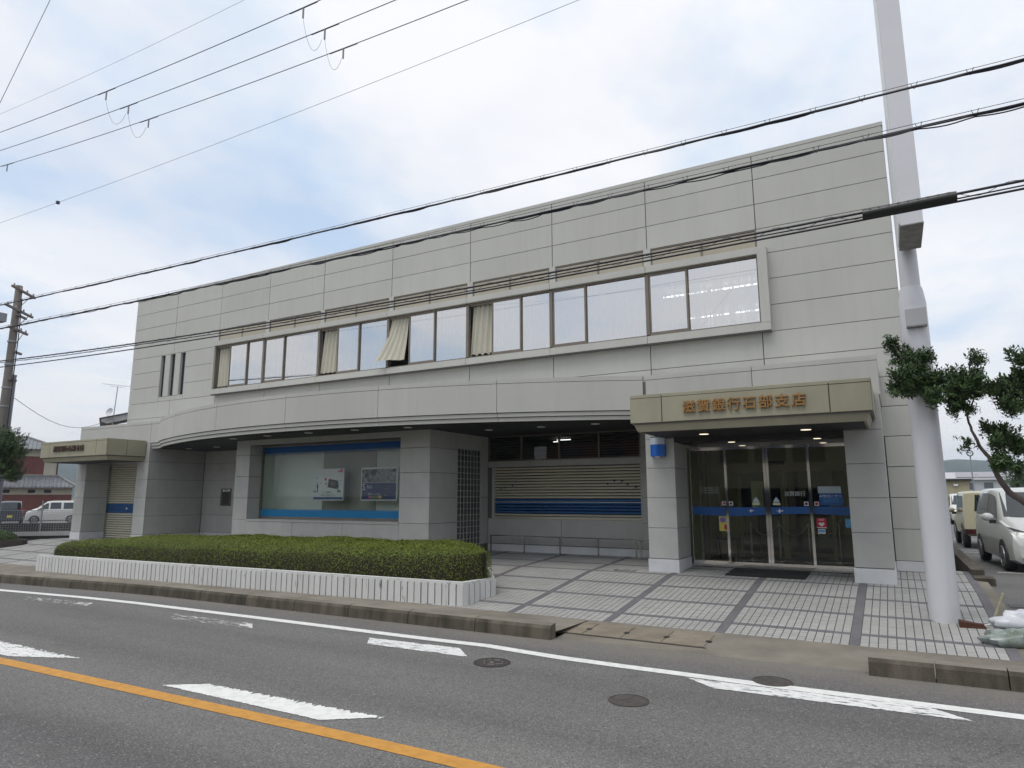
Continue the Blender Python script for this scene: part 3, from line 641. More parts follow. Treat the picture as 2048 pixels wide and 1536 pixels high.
# ---- windows
def pleats(b, xa, xb, ya, za, zb, amp, wl, seed, top=None):
    n = int((xb-xa)/.02); rows = []
    for z in np.linspace(za, zb, 8):
        rows.append([(x, ya+amp*math.sin(2*math.pi*x/wl+seed+.6*math.sin(x*9+seed))*(1.0-.25*(z-za)/(zb-za)), z) for x in np.linspace(xa, xb, n)])
    b.grid(rows)
YF = -.115
for i in range(2, 9):
    x0, x1 = XS[i]+(.06 if i == 2 else .03), XS[i+1]-(.0 if i == 8 else .03)
    opened = i in (2, 4, 5, 6)
    w = MB(); w.box(x0, x1, YF, YF+.09, 6.70, 6.738); w.box(x0, x1, YF, YF+.10, 5.162, 5.205); w.box(x1-.012, x1+.03 if i < 8 else x1, YF-.012, YF+.09, 5.205, 6.70); w.box(x0-.03 if i > 2 else x0, x0+.012, YF-.012, YF+.09, 5.205, 6.70)
    win = w.build('window', FRAME, bank)
    if opened:
        g0 = x0+.012; s0 = XS[i]+(.78 if i != 2 else .79); s1 = s0+.92+(.02 if i in (5,) else 0)
    else: s0 = x0+.012; s1 = XS[i]+.98
    sash = MB(); yy = YF+.012
    sash.box(s0, s0+.04, yy, yy+.03, 5.205, 6.70); sash.box(s1-.045, s1, yy, yy+.03, 5.205, 6.70); sash.box(s0+.04, s1-.045, yy, yy+.03, 6.655, 6.70); sash.box(s0+.04, s1-.045, yy, yy+.03, 5.205, 5.265)
    sash.build('sash', FRAME, win)
    MB().poly([(s0+.04, yy+.015, 5.265), (s1-.045, yy+.015, 5.265), (s1-.045, yy+.015, 6.655), (s0+.04, yy+.015, 6.655)]).build('pane', GL_UP, win, recalc=False)
    MB().box(s1, s1+.02, YF+.045, YF+.075, 5.205, 6.70).build('sash_stile', FRAME, win)
    MB().poly([(s1+.02, YF+.06, 5.205), (x1-.012, YF+.06, 5.205), (x1-.012, YF+.06, 6.70), (s1+.02, YF+.06, 6.70)]).build('pane', GL_UP, win, recalc=False)
    if opened:
        cb_ = MB()
        if i == 5:                       # blown out over the sill by the wind
            rows = []
            for t in np.linspace(0, 1, 12):
                xa = 13.30-.36*t**1.6; xb = 13.93-.02*t; yb = -.05-.38*t**1.5; z = 6.66-1.44*t+.10*t*t
                rows.append([(xa+(xb-xa)*u, yb*(1-.55*u)+.022*math.sin(u*30+t*1.2), z+.06*t*u+.03*t*math.sin(u*5)) for u in np.linspace(0, 1, 40)])
            cb_.grid(rows)
        else:
            rows = []; gx1 = s0+.05; lean = {2: .05, 4: .0, 6: -.02}[i]; narrow = {2: .0, 4: .12, 6: .08}[i]
            for t in np.linspace(0, 1, 8):
                xa = x0+.02+narrow*(1-t); xb = gx1
                rows.append([(xa+(xb-xa)*u+lean*t*(1-u), YF+.13+.03*math.sin(u*26+i+1.2*t)-.03*t, 6.67-1.43*t+.05*t*abs(math.sin(u*13+i))) for u in np.linspace(0, 1, 40)])
            cb_.grid(rows)
        cb_.build('curtain', CURT, win, smooth=True, recalc=False)
        MB().box(x0+.012, s0, YF+.03, YF+.08, 6.655, 6.70).build('curtain_rail', FRAME, win)
    sb = MB(); pleats(sb, s0+.12 if opened else x0+.02, x1-.01, .10, 5.21, 6.72, .012, .11, i); sb.build('sheer_curtain', SHEER, win, smooth=True, recalc=False)
    hm = MB(); hm.box(s0+.12 if opened else x0+.02, x1-.01, .075, .078, 5.21, 5.27); hm.build('curtain_hem', CURT, win)

# ---- projecting ground floor: curved fascia between two straight wings
AR, AXC, AYC = 18.98, 13.2, 15.23
def arc_y(x, r=AR): return AYC-math.sqrt(r*r-(x-AXC)**2)
JX = [.16, 4.45, 7.3, 10.15, 13.1, 15.9, 18.7, 21.6, 23.79, 25.95]
def fascia_line(x, ins):                    # plan line of the fascia, inset by ins
    ya = arc_y(x, AR-ins) if 4.6 < x < 21.7 else 0
    yl = -1.75+ins
    if x <= 4.45 or x >= 21.6: return yl
    if x < 5.6:                              # small concave sweep into the left wing
        t = (x-4.45)/1.15; s = t*t*(3-2*t); return yl*(1-s)+arc_y(max(x, 4.7), AR-ins)*s
    return min(ya, yl) if x > 21 else ya
def sweep(name, xa, xb, z0, z1, ins, th, mt, parent, n=14, gap=.006):
    xs = np.linspace(xa+gap, xb-gap, n); b = MB(); rows = []
    for dz, di in ((z0, th), (z0, 0), (z1, 0), (z1, th)):
        rows.append([(x, fascia_line(x, ins)+di, dz) for x in xs])
    b.grid(rows); vs = [r[0] for r in rows]; ve = [r[-1] for r in rows]; b.poly(vs); b.poly(ve)
    b.poly([rows[0][0], rows[0][0], rows[3][0]]) if False else None
    return b.build(name, mt, parent, smooth=True)
for a, c in zip(JX[:-1], JX[1:]):
    n = 2 if (c <= 4.5 or a >= 21.5) else 16
    sweep('fascia_panel', a, c, 3.20, 3.826, 0, .06, WALL, bank, n)
    sweep('fascia_cap', a, c, 3.834, 3.925, -.004, .25, WALL, bank, n)
    if 4.4 < a < 21.5:
        sweep('fascia_moulding', a, c, 3.105, 3.185, .03, .06, WALL, bank, n); sweep('fascia_moulding', a, c, 3.01, 3.09, .065, .06, WALL, bank, n)
# backing, deck and soffit behind the fascia
def deck(name, z0, z1, ins, mt, xa=.18, xb=25.93, yb=.02):
    xs = np.linspace(xa, xb, 70); pts = [(x, fascia_line(x, ins)) for x in xs]+[(xb, yb), (xa, yb)]
    return MB().prism(pts, 'z', z0, z1).build(name, mt, bank)
deck('fascia_backing', 3.21, 3.80, .05, CORE); deck('deck_roof', 3.80, 3.84, .06, STONE)
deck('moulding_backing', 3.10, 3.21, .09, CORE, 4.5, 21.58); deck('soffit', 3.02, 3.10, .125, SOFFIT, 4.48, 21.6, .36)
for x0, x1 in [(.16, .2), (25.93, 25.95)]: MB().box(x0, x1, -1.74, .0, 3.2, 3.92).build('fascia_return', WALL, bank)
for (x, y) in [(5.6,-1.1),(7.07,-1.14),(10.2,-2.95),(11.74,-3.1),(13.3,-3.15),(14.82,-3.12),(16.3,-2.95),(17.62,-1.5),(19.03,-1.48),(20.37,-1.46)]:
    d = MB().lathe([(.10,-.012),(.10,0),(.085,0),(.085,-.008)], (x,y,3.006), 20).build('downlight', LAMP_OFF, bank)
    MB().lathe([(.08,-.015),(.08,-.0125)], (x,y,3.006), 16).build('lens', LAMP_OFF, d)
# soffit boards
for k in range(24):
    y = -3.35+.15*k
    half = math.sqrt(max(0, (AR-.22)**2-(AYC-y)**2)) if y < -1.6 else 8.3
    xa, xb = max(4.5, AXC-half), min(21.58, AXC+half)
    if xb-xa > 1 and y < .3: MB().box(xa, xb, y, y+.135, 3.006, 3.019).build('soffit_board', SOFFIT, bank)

# ---- stone-faced pillars of both wings
ROWS = [3.2, 2.583, 1.983, 1.383, .783, .182]
def pillar(x0, x1, y0, y1, right_face=True, zbot=-.25):
    p = MB().box(x0+.022, x1-.022, y0+.022, y1, zbot, 3.2).build('pillar', CORE, bank)
    for zt, zb in zip(ROWS[:-1], ROWS[1:]):
        panel(p, 'stone_panel', x0, x1, zb, zt, y0, .022, STONE, .001, .004)
        if right_face: panel_x(p, 'stone_panel', y0+.022, y1, zb, zt, x1, .022, STONE)
        panel_x(p, 'stone_panel', y0+.022, y1, zb, zt, x0, .022, STONE, d=-1)
    MB().box(x0-.012, x1+.012, y0-.02, y1, zbot, .172).build('plinth', PLINTH, p)
    return p
pillar(.17, .78, -1.75, .3); pillar(3.83, 4.47, -1.75, .34); pillar(21.6, 22.2, -1.75, -.82); pillar(25.31, 25.93, -1.75, .0)

# ---- ground-floor wall behind
MB().box(4.45, 9.6, .372, .45, -.1, 3.02).build('ground_floor_core', CORE, bank)
for zt, zb in zip([3.02]+ROWS[1:-1], ROWS[1:]):
    panel(bank, 'stone_panel', 4.47, 7.0, zb, zt, .35, .022, STONE, .004, .004); panel(bank, 'stone_panel', 7.0, 9.54, zb, zt, .35, .022, STONE, .004, .004)
panel(bank, 'plinth_panel', 4.47, 9.54, -.1, .178, .335, .04, PLINTH)
ns = MB().box(5.50, 6.02, .325, .352, 1.10, 1.69).build('night_safe', mat('dark_steel_plate', (.16,.15,.14), .4, metal=.6, var=.2, vscale=7), bank)
MB().box(5.62, 5.93, .315, .3245, 1.16, 1.55).build('hatch', mat('hatch_steel', (.10,.095,.09), .35, metal=.7), ns)
MB().box(5.60, 5.97, .317, .3245, 1.595, 1.655).build('name_plate', WHITEP, ns); text('plate_lettering', '夜間金庫', .052, (5.785, .3155, 1.625), BLACK, ns, .0006)

# ---- show-window box
bx = MB().box(9.565,10.11,-2.275,.3,-.3,3.02).box(15.59,16.44,-2.275,-1.9,-.3,3.02).box(16.36,16.44,-1.9,-1.12,-.3,3.02).box(16.36,16.44,-1.12,.36,2.62,3.02).box(10.11,15.59,-2.275,-1.78,-.3,.74).box(10.11,15.59,-2.275,-1.78,2.87,3.02).box(16.36,16.44,-.03,.36,-.3,2.62).build('show_window_box', CORE, bank)
for zt, zb in zip([3.02]+ROWS[1:-1], ROWS[1:]):
    panel(bx, 'stone_panel', 9.54, 10.13, zb, zt, -2.3, .022, STONE, .001, .004); panel(bx, 'stone_panel', 15.57, 16.47, zb, zt, -2.3, .022, STONE, .001, .004)
    panel_x(bx, 'stone_panel', -2.278, -1.12, zb, zt, 16.47, .022, STONE)
    if zb > .7: panel_x(bx, 'stone_panel', -2.278, -1.86, zb if zb > .8 else .80, min(zt, 2.86), 10.135, .022, STONE); 
    panel_x(bx, 'stone_panel', -2.278, -1.86, zb if zb > .8 else .80, min(zt, 2.86), 15.568, .022, STONE, d=-1) if zt > .9 else None
panel_x(bx, 'stone_panel', -1.12, -.03, 2.62, 3.02, 16.47, .022, STONE); panel_x(bx, 'stone_panel', -.03, .35, 1.383, 3.02, 16.47, .022, STONE); panel_x(bx, 'stone_panel', -.03, .35, .182, 1.383, 16.47, .022, STONE)
for k in range(3):
    panel(bx, 'stone_panel', 10.13+k*1.813, 10.13+(k+1)*1.813, .182, .742, -2.3, .022, STONE, .003, .004)
panel(bx, 'stone_panel', 10.13, 15.57, 2.855, 3.02, -2.3, .022, STONE, .003, .003)
MB().box(10.135, 15.565, -2.31, -1.86, .745, .80).build('window_sill', STONE, bx)
MB().box(9.53, 16.48, -2.315, -1.1, -.3, .172).build('plinth', PLINTH, bx)
GY = -1.85
fr = MB().box(10.135,10.175,GY-.03,GY+.03,.80,2.86).box(15.53,15.565,GY-.03,GY+.03,.80,2.86).box(10.175,15.53,GY-.03,GY+.03,2.82,2.86).box(10.175,15.53,GY-.03,GY+.03,.80,.86).build('show_window', FRAME, bx)
MB().poly([(10.175,GY,.86),(15.53,GY,.86),(15.53,GY,2.82),(10.175,GY,2.82)]).build('pane', GL_SHOP, fr, recalc=False)
f1 = gradient_film('blue_film_top', (.006,.085,.30), 2.56, 2.68); f2 = gradient_film('blue_film_bottom', (.02,.20,.42), 1.09, 1.03)
MB().poly([(10.18,GY-.004,2.55),(15.52,GY-.004,2.55),(15.52,GY-.004,2.815),(10.18,GY-.004,2.815)]).build('upper_film', f1, fr, recalc=False)
MB().poly([(10.18,GY-.004,.865),(15.52,GY-.004,.865),(15.52,GY-.004,1.10),(10.18,GY-.004,1.10)]).build('lower_film', f2, fr, recalc=False)
# display space behind the glass
ds = MB().box(10.1,15.6,-1.22,-1.18,0,3.0).box(10.06,10.12,-1.80,-1.18,.3,3.0).box(15.58,15.62,-1.80,-1.18,.3,3.0).box(10.12,15.58,-1.80,-1.22,.70,.80).box(10.12,15.58,-1.80,-1.22,2.90,2.96).build('display_space', PARTN, bx)
for x0, x1 in ((11.95,12.93),(12.94,13.90)): MB().box(x0, x1, -1.245, -1.222, .81, 2.66).build('grey_panel', PARTD, ds)
# posters
def framed(name, label, x0, x1, z0, z1):
    t = thing(name, label, 'poster', ((x0+x1)/2, -1.6, z0), group=None)
    MB().box(x0, x1, -1.64, -1.60, z0, z1).build('frame', WHITEP, t); return t
y = -1.642
t = framed('white_poster', 'white square poster with a black card print and pink dots behind the show window', 12.0, 13.12, 1.31, 2.17)
MB().box(12.02,13.10,y-.001,y,1.34,1.40).build('blue_band', BLUEF, t)
c0, s0 = math.cos(-.16), math.sin(-.16)
def rq(cx_, cz, w, h, yy, a): return [(cx_+dx*math.cos(a)-dz*math.sin(a), yy, cz+dx*math.sin(a)+dz*math.cos(a)) for dx, dz in ((-w,-h),(w,-h),(w,h),(-w,h))]
MB().poly(rq(12.73,1.755,.175,.115,y-.002,-.16)).build('card_print', mat('charcoal_print', (.035,.035,.03), .5), t, recalc=False)
for dz in (.05, .01, -.03): MB().poly(rq(12.74,1.755+dz,.10,.007,y-.004,-.16)).build('card_line', GREYP, t, recalc=False)
b = MB()
for px, pz_, r in [(13.03,2.11,.05),(12.94,2.09,.035),(12.45,1.885,.045),(12.47,1.76,.03)]: b.prism([(px+r*math.cos(a), pz_+r*math.sin(a)) for a in np.linspace(0,2*math.pi,14)[:-1]], 'y', y-.002, y-.0005)
b.build('dots', PINKP, t)
b = MB()
for px, pz_, r in [(12.13,1.92,.025),(13.0,1.84,.02),(12.28,1.79,.02)]: b.prism([(px+r*math.cos(a), pz_+r*math.sin(a)) for a in np.linspace(0,2*math.pi,10)[:-1]], 'y', y-.002, y-.0005)
b.build('dots', BLUEL, t)
b = MB()                                   # two small standing silhouettes
for px, dog in ((12.16,-.10),(12.92,.06)):
    b.prism([(px-.02,1.53),(px-.01,1.64),(px-.03,1.66),(px-.025,1.74),(px+.0,1.76),(px+.025,1.74),(px+.02,1.64),(px+.015,1.53)],'y',y-.002,y-.0005)
    b.prism([(px+.015*math.cos(a), 1.785+.018*math.sin(a)) for a in np.linspace(0,6.28,9)[:-1]],'y',y-.002,y-.0005)
    b.prism([(px+dog-.04,1.53),(px+dog-.03,1.58),(px+dog+.03,1.575),(px+dog+.045,1.54)],'y',y-.002,y-.0005)
b.build('figures', mat('charcoal_print', (.035,.035,.03)), t)
text('headline', 'しがぎんカード', .075, (12.52,y-.001,2.0), mat('pale_print', (.55,.52,.50), .6), t, .0006)
text('text_line', 'もっと便利に', .06, (12.52,y-.001,1.53), GREYP, t, .0006); text('text_line', 'お気軽にご相談ください', .05, (12.55,y-.001,1.45), GREYP, t, .0006)
t = framed('magazine_poster', 'poster with black-and-white photographs over a navy field lettered Stio', 13.74, 14.96, 1.31, 2.17)
MB().box(13.77,14.93,y-.001,y,1.34,1.77).build('navy_field', NAVY, t)
MB().box(13.77,14.35,y-.001,y,1.78,2.13).build('photograph', GREYP, t)
MB().box(14.355,14.93,y-.001,y,1.78,2.13).build('photograph', mat('pale_photo_print', (.42,.42,.42), .5, var=.8, vscale=14, stretch=(2.2,1,.7), lo=.4, hi=.6), t)
MB().box(14.80,14.915,y-.003,y-.001,2.05,2.12).build('stamp', BLACK, t)
b = MB()
b.prism([(13.86,1.95),(13.90,2.04),(13.99,2.02),(14.0,1.94),(13.93,1.9)],'y',y-.0025,y-.001); b.prism([(14.06,2.06),(14.12,2.12),(14.22,2.11),(14.25,2.04),(14.16,1.98),(14.08,1.99)],'y',y-.0025,y-.001)
b.build('cups', mat('dark_print', (.05,.05,.05)), t)
text('masthead', 'S', .24, (13.84,y-.002,1.655), WHITEP, t, .001); text('masthead', 'TIO', .115, (14.03,y-.002,1.655), WHITEP, t, .001)
text('caption', '特集 おいしい近江', .05, (14.2,y-.002,1.48), WHITEP, t, .0006)
for k, cm in enumerate((PINKP, mat('green_print',(.10,.3,.12)), GOLD, YELP)): MB().box(14.02+.11*k,14.115+.11*k,y-.003,y-.001,1.37,1.44).build('thumbnail', cm, t)
for k in range(5): MB().box(14.55,14.70+.04*(k%3),y-.003,y-.001,1.44+.055*k,1.455+.055*k).build('text_line', GREYP, t)
# glass blocks in the side of the box
GBM = mat('glass_block_face', (.075,.088,.075), .12, spec=.7, var=.25, vscale=9, rnd=.12); MORT = mat('pale_mortar', (.52,.53,.50), .8)
gw = MB().box(16.38,16.440,-1.115,-.035,-.1,2.615)
for i in range(8): gw.box(16.440,16.466,-1.118+i*.1535-.0045,-1.118+i*.1535+.0045,-.1,2.61)
for k in range(19): gw.box(16.440,16.465,-1.115,-.035,-.1045+.151*k-.004,-.1045+.151*k+.004)
gw = gw.build('glass_block_wall', MORT, bank)
gme = MB().box(0,.012,0,.141,0,.141).mesh('glass_block', GBM)
for i in range(7):
    for k in range(18): place('glass_block', gme, gw, (16.444, -1.112+i*.1535, -.10+.151*k))

# ---- shutter wall
b = MB().box(16.44,20.78,.372,.45,-.1,.83).box(16.44,16.63,.372,.45,.83,2.35).box(20.78,22.3,.352,.45,-.1,3.02).box(16.63,20.78,.372,.45,2.18,2.345)
b.build('shutter_wall_core', CORE, bank)
for x0, x1 in ((16.47,18.64),(18.64,20.78)): panel(bank, 'stone_panel', x0, x1, .19, .835, .35, .022, STONE, .004, .003)
panel(bank, 'stone_panel', 16.47, 20.78, 2.185, 2.345, .35, .022, STONE, .003, .003)
for zt, zb in zip([3.02]+ROWS[1:-1], ROWS[1:]): panel(bank, 'stone_panel', 20.78, 22.2, zb, zt, .33, .022, STONE, .003, .004)
panel(bank, 'plinth_panel', 16.47, 22.2, -.1, .182, .322, .04, PLINTH)
sh = MB().box(16.60,16.66,.34,.44,.84,2.18).box(20.755,20.80,.34,.44,.84,2.18).build('window_shutter', STONE, bank)
nS = 17; pS = (2.18-.90)/nS
for k in range(nS):
    z0 = .90+k*pS; blue = 1.0 < z0+pS/2 < 1.27; bl2 = 1.27 <= z0+pS/2 < 1.33
    pr = [(.44,z0+.008),(.41,z0+.010),(.386,z0+pS*.32),(.386,z0+pS*.58),(.42,z0+pS-.012),(.44,z0+pS-.010)]
    MB().prism(pr, 'x', 16.655, 20.76).build('slat', SHUTB if blue or bl2 else SHUTM, sh)
MB().box(16.655,20.76,.384,.387,1.262,1.274).build('white_stripe', WHITEP, sh)
MB().box(16.655,20.76,.36,.43,.838,.898).build('bottom_rail', mat('pale_rail', (.5,.47,.38), .4, metal=.3), sh)
MB().box(16.655,20.76,.388,.43,.80,.838).build('shutter_sill', STEEL, sh)
def bird(b, x, z, s, fl, y0):
    p = [(-1,.1),(-.3,.05),(-.05,.55),(.12,.6),(.1,.1),(.75,.22),(1.0,.05),(.6,-.1),(.15,-.12),(.0,-.55),(-.18,-.5),(-.25,-.12)]
    b.prism([(x+fl*s*a, z+s*c) for a, c in p], 'y', y0-.002, y0)
b = MB()
for x, z, s, fl in [(16.85,1.605,.05,1),(16.99,1.645,.055,-1),(17.21,1.69,.05,1),(17.30,1.80,.05,1)]: bird(b, x, z, s, fl, .386)
for x, z, s, fl in [(19.9,1.72,.06,1),(20.08,1.79,.065,-1),(20.27,1.78,.06,1),(20.42,1.70,.06,-1),(20.62,1.63,.065,1)]: bird(b, x, z, s, fl, .386)
b.build('bird_print', NAVY, sh)
# clerestory with blinds above
cl = MB().box(16.47,20.78,.36,.41,2.345,2.375).box(16.47,20.78,.36,.41,2.985,3.02)
for xm in (16.485,17.49,18.6,19.7,20.765): cl.box(xm-.02,xm+.02,.35,.41,2.375,2.985)
cl = cl.build('clerestory_window', FRAME, bank)
bl = mat('blind_slat', (.14,.13,.10), .6)
for i, (a, c) in enumerate(((16.505,17.47),(17.51,18.58),(18.62,19.68),(19.72,20.745))):
    MB().poly([(a,.385,2.375),(c,.385,2.375),(c,.385,2.985),(a,.385,2.985)]).build('pane', glass('clerestory_glass%d' % i, (.6,.62,.6), .02), cl, recalc=False)
    for k in range(9):
        if i == 1 and k > 7: continue
        z = 2.40+k*.066
        MB().box(a if i != 1 else a, c, .41, .44 if i != 1 else .425, z, z+.006 if i == 1 else z+.022).build('blind_slat', bl, cl)
b = MB().box(16.4,20.85,4.0,4.1,0,3.04).box(16.3,16.44,.45,4,0,3.04).box(20.8,20.9,.45,4,0,3.04); b.build('banking_hall', DARK, bank)
for n_, (x0, yy, w) in enumerate([(17.55,2.2,.5),(17.75,2.2,.3),(17.9,1.7,.42)]): tag(MB().box(x0,x0+w,yy-.012,yy+.012,2.96,2.975).build('ceiling_lamp', LAMP_HALL), 'lit strip lamp seen through the blinds over the shutter, %s' % ('left one', 'middle one', 'right one')[n_], 'lamp', 'strip lamps behind the blinds')

# ---- left entrance shutter
lsw = MB().box(.76,3.85,-.86,-.6,2.55,3.2).build('left_lintel', STONE, bank)
ls = MB().box(.78,3.84,-.80,-.76,-.1,2.56).build('entrance_shutter', CORE, bank)
for x0 in (.78, 3.79): MB().box(x0,x0+.05,-.94,-.801,-.1,2.56).build('guide_rail', STEEL, ls)
nS = 32; pS = 2.62/nS
for k in range(nS):
    z0 = -.06+k*pS; pr = [(-.84,z0+.006),(-.86,z0+.008),(-.888,z0+pS*.32),(-.888,z0+pS*.58),(-.86,z0+pS-.010),(-.84,z0+pS-.008)]
    MB().prism(pr, 'x', .84, 3.79).build('slat', SHUTB if .85 < z0+pS/2 < 1.13 else SHUTM, ls)
b = MB(); bird(b, 2.0, 1.0, .09, 1, -.888); b.build('bird_print', WHITEP, ls)
text('bank_name', '滋賀銀行', .12, (3.05,-.889,1.0), WHITEP, ls, .0006)
MB().box(.77,3.84,-.6,.3,3.1,3.2).build('porch_ceiling', SOFFIT, bank)

# ---- canopies with gilt lettering
def canopy(x0, x1, yf, zt, zl, zs, jx, lx0, lx1, lz, ls_, lm=None, yb=-1.77):
    cv = MB().box(x0+.03, x1-.03, yf+.03, yb, zs+.13, zt-.03).build('entrance_canopy', CORE, bank)
    js = [x0]+jx+[x1]; cap = .068
    for a, c in zip(js[:-1], js[1:]):
        panel(cv, 'canopy_panel', a, c, zl, zt-cap, yf, .03, CANOPY, .008, .004); panel(cv, 'canopy_cap', a, c, zt-cap, zt, yf-.003, .033, CANOPY, .008, .003)
    for xx, d in ((x1, 1), (x0, -1)):
        panel_x(cv, 'canopy_panel', yf+.03, (yf+yb)/2, zl, zt, xx, .03, CANOPY, d=d); panel_x(cv, 'canopy_panel', (yf+yb)/2, yb, zl, zt, xx, .03, CANOPY, d=d)
    # lower tray, tapering inwards
    i0, i1 = .05, .11
    vs = [(x0+i0,yf+i0,zl-.012),(x1-i0,yf+i0,zl-.012),(x1-i0,yb,zl-.012),(x0+i0,yb,zl-.012),(x0+i1,yf+i1,zs),(x1-i1,yf+i1,zs),(x1-i1,yb,zs),(x0+i1,yb,zs)]
    MB().add(vs, [(0,1,2,3),(4,7,6,5),(0,4,5,1),(1,5,6,2),(2,6,7,3),(3,7,4,0)]).build('canopy_tray', CANOPY, cv)
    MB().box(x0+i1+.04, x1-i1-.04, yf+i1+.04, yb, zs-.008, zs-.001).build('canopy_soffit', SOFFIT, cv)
    for k, ch in enumerate('滋賀銀行石部支店'):
        xx = lx0+(lx1-lx0)*(k+.5)/8
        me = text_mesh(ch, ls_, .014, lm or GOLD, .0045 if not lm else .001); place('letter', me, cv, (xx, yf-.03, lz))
    return cv
cvR = canopy(21.83, 25.845, -3.3, 3.285, 2.755, 2.60, [22.44, 25.23], 22.82, 24.90, 2.985, .235)
cvL = canopy(.27, 4.29, -3.07, 3.28, 2.74, 2.59, [.86, 3.68], 1.14, 3.02, 3.0, .22, GOLD_SHADE)
for (x, y) in ((22.97,-2.4),(24.75,-2.35)):
    d = MB().lathe([(.105,-.014),(.105,0),(.09,0),(.09,-.01)], (x,y,2.592), 20).build('downlight', STEEL, cvR); MB().lathe([(.088,-.017),(.088,-.0145)], (x,y,2.592), 16).build('lens', LAMP_DIM, d)

# ---- glazed entrance
MB().box(22.2,25.31,-1.75,-.55,2.78,3.2).build('entrance_header', CORE, bank)
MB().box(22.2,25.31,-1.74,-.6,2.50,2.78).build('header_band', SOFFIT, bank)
MB().box(22.2,25.31,-.80,-.60,2.43,2.5).build('door_header', CHROME, bank)
for (x, y) in ((23.26,-1.35),(24.84,-1.4)):
    d = MB().lathe([(.085,-.012),(.085,0),(.07,0),(.07,-.008)], (x,y,2.50), 20).build('downlight', STEEL, bank); MB().lathe([(.068,-.016),(.068,-.0125)], (x,y,2.50), 16).build('lens', LAMP_DIM, d)
MB().box(23.62,23.90,-.84,-.80,2.44,2.50).build('door_sensor', mat('sensor_grey', (.25,.24,.22), .4), bank)
DY = -.70
def blue_wave(b, xa, xb, yy):
    n = 14; lo = []; hi = []
    for k in range(n+1):
        x = xa+(xb-xa)*k/n; hi.append((x, yy, 1.20-.012*math.sin((x-22.2)*1.7))); lo.append((x, yy, 1.04-.03*math.sin((x-22.2)*2.05)))
    b.grid([lo, hi])
def leaf_door(name, x0, x1, yy, post_l, post_r):
    f = MB(); z0, z1 = .02, 2.43
    f.box(x0+post_l, x1-post_r, yy-.022, yy+.022, z0, z0+.075); f.box(x0+post_l, x1-post_r, yy-.022, yy+.022, z1-.055, z1)
    if post_l: f.box(x0, x0+post_l, yy-.025, yy+.025, z0, z1)
    if post_r: f.box(x1-post_r, x1, yy-.025, yy+.025, z0, z1)
    d = f.build(name, CHROME, bank)
    MB().poly([(x0+post_l,yy,z0+.075),(x1-post_r,yy,z0+.075),(x1-post_r,yy,z1-.055),(x0+post_l,yy,z1-.055)]).build('pane', GL_DOOR, d, recalc=False)
    b = MB(); blue_wave(b, x0+post_l, x1-post_r, yy-.004); b.build('blue_stripe', BLUEF, d, recalc=False)
    return d
sl = leaf_door('side_light', 22.22, 23.0, DY, .03, .0); dl = leaf_door('sliding_door', 22.96, 23.785, DY-.055, .05, .05)
dr = leaf_door('sliding_door', 23.79, 24.61, DY-.055, .05, .05); sr = leaf_door('side_light', 24.58, 25.30, DY, .0, .03)
MB().box(22.2,25.31,-.80,-.62,-.02,.022).build('door_sill', STEEL, bank)
def sticker(d, x0, x1, z0, z1, yy, mt, name='sticker'): return MB().box(x0, x1, yy-.0065, yy-.005, z0, z1).build(name, mt, d)
for d, x, yy, cm in ((sl,22.905,DY,REDP),(dl,23.06,DY-.055,BLACK),(dr,24.50,DY-.055,mat('plum_print',(.18,.03,.07))),(sr,24.68,DY,REDP)):
    sticker(d, x-.04, x+.04, 1.225, 1.305, yy, WHITEP); MB().prism([(x+.03*math.cos(a), 1.265+.03*math.sin(a)) for a in np.linspace(0,6.28,14)[:-1]],'y',yy-.008,yy-.0067).build('round_mark', cm, d)
for d, x in ((dl,23.56),(dr,23.95)):
    yy = DY-.055; MB().prism([(x-.06,1.29),(x-.045,1.34),(x,1.40),(x+.045,1.34),(x+.06,1.29)],'y',yy-.007,yy-.005).build('sticker', mat('pale_blue_print',(.45,.55,.6)), d); sticker(d, x-.07, x+.07, 1.235, 1.28, yy, mat('cream_print', (.6,.62,.42)))
b = MB(); bird(b, 23.45, 1.12, .06, 1, DY-.062); b.build('bird_print', WHITEP, dl); b = MB(); bird(b, 24.0, 1.12, .075, 1, DY-.062); b.build('bird_print', WHITEP, dr)
text('bank_name', '滋賀銀行', .10, (24.3,DY-.06,1.455), mat('frosted_print', (.5,.55,.52)), dr, .0004)
for k in range(3): text('opening_hours', '平日  8:00〜20:00  土日祝', .036, (22.62,DY-.004,1.585-.05*k), mat('frosted_print', (.5,.55,.52)), sl, .0003)
sticker(sl, 22.79, 22.965, .70, 1.0, DY, YELP); MB().prism([(22.865+.06*math.cos(a), .93+.055*math.sin(a)) for a in np.linspace(0,6.28,16)[:-1]],'y',DY-.009,DY-.0067).build('balloon_mark', mat('violet_print',(.22,.14,.45)), sl)
MB().box(22.89,22.95,DY-.009,DY-.0067,.73,.83).build('print_patch', REDP, sl)
sticker(sr, 24.72, 25.13, 1.47, 1.60, DY, mat('pale_blue_print',(.45,.55,.6)), 'poster_head'); sticker(sr, 24.735, 25.15, 1.235, 1.47, DY, BLUEF, 'atm_sign'); text('sign_lettering', 'ATMコーナー', .066, (24.94,DY-.008,1.41), WHITEP, sr, .0006)
for k in range(3): MB().box(24.80,25.08,DY-.008,DY-.0066,1.30+.03*k,1.306+.03*k).build('text_line', BLUEL, sr)
sticker(sr, 24.655, 24.83, .80, .99, DY, REDP, 'aed_sticker'); text('sticker_lettering', 'AED', .052, (24.742,DY-.008,.958), WHITEP, sr, .0006)
hp = [(24.742+.052*(16*math.sin(a)**3)/16, .872+.045*(13*math.cos(a)-5*math.cos(2*a)-2*math.cos(3*a)-math.cos(4*a))/16) for a in np.linspace(0,6.28,26)[:-1]]
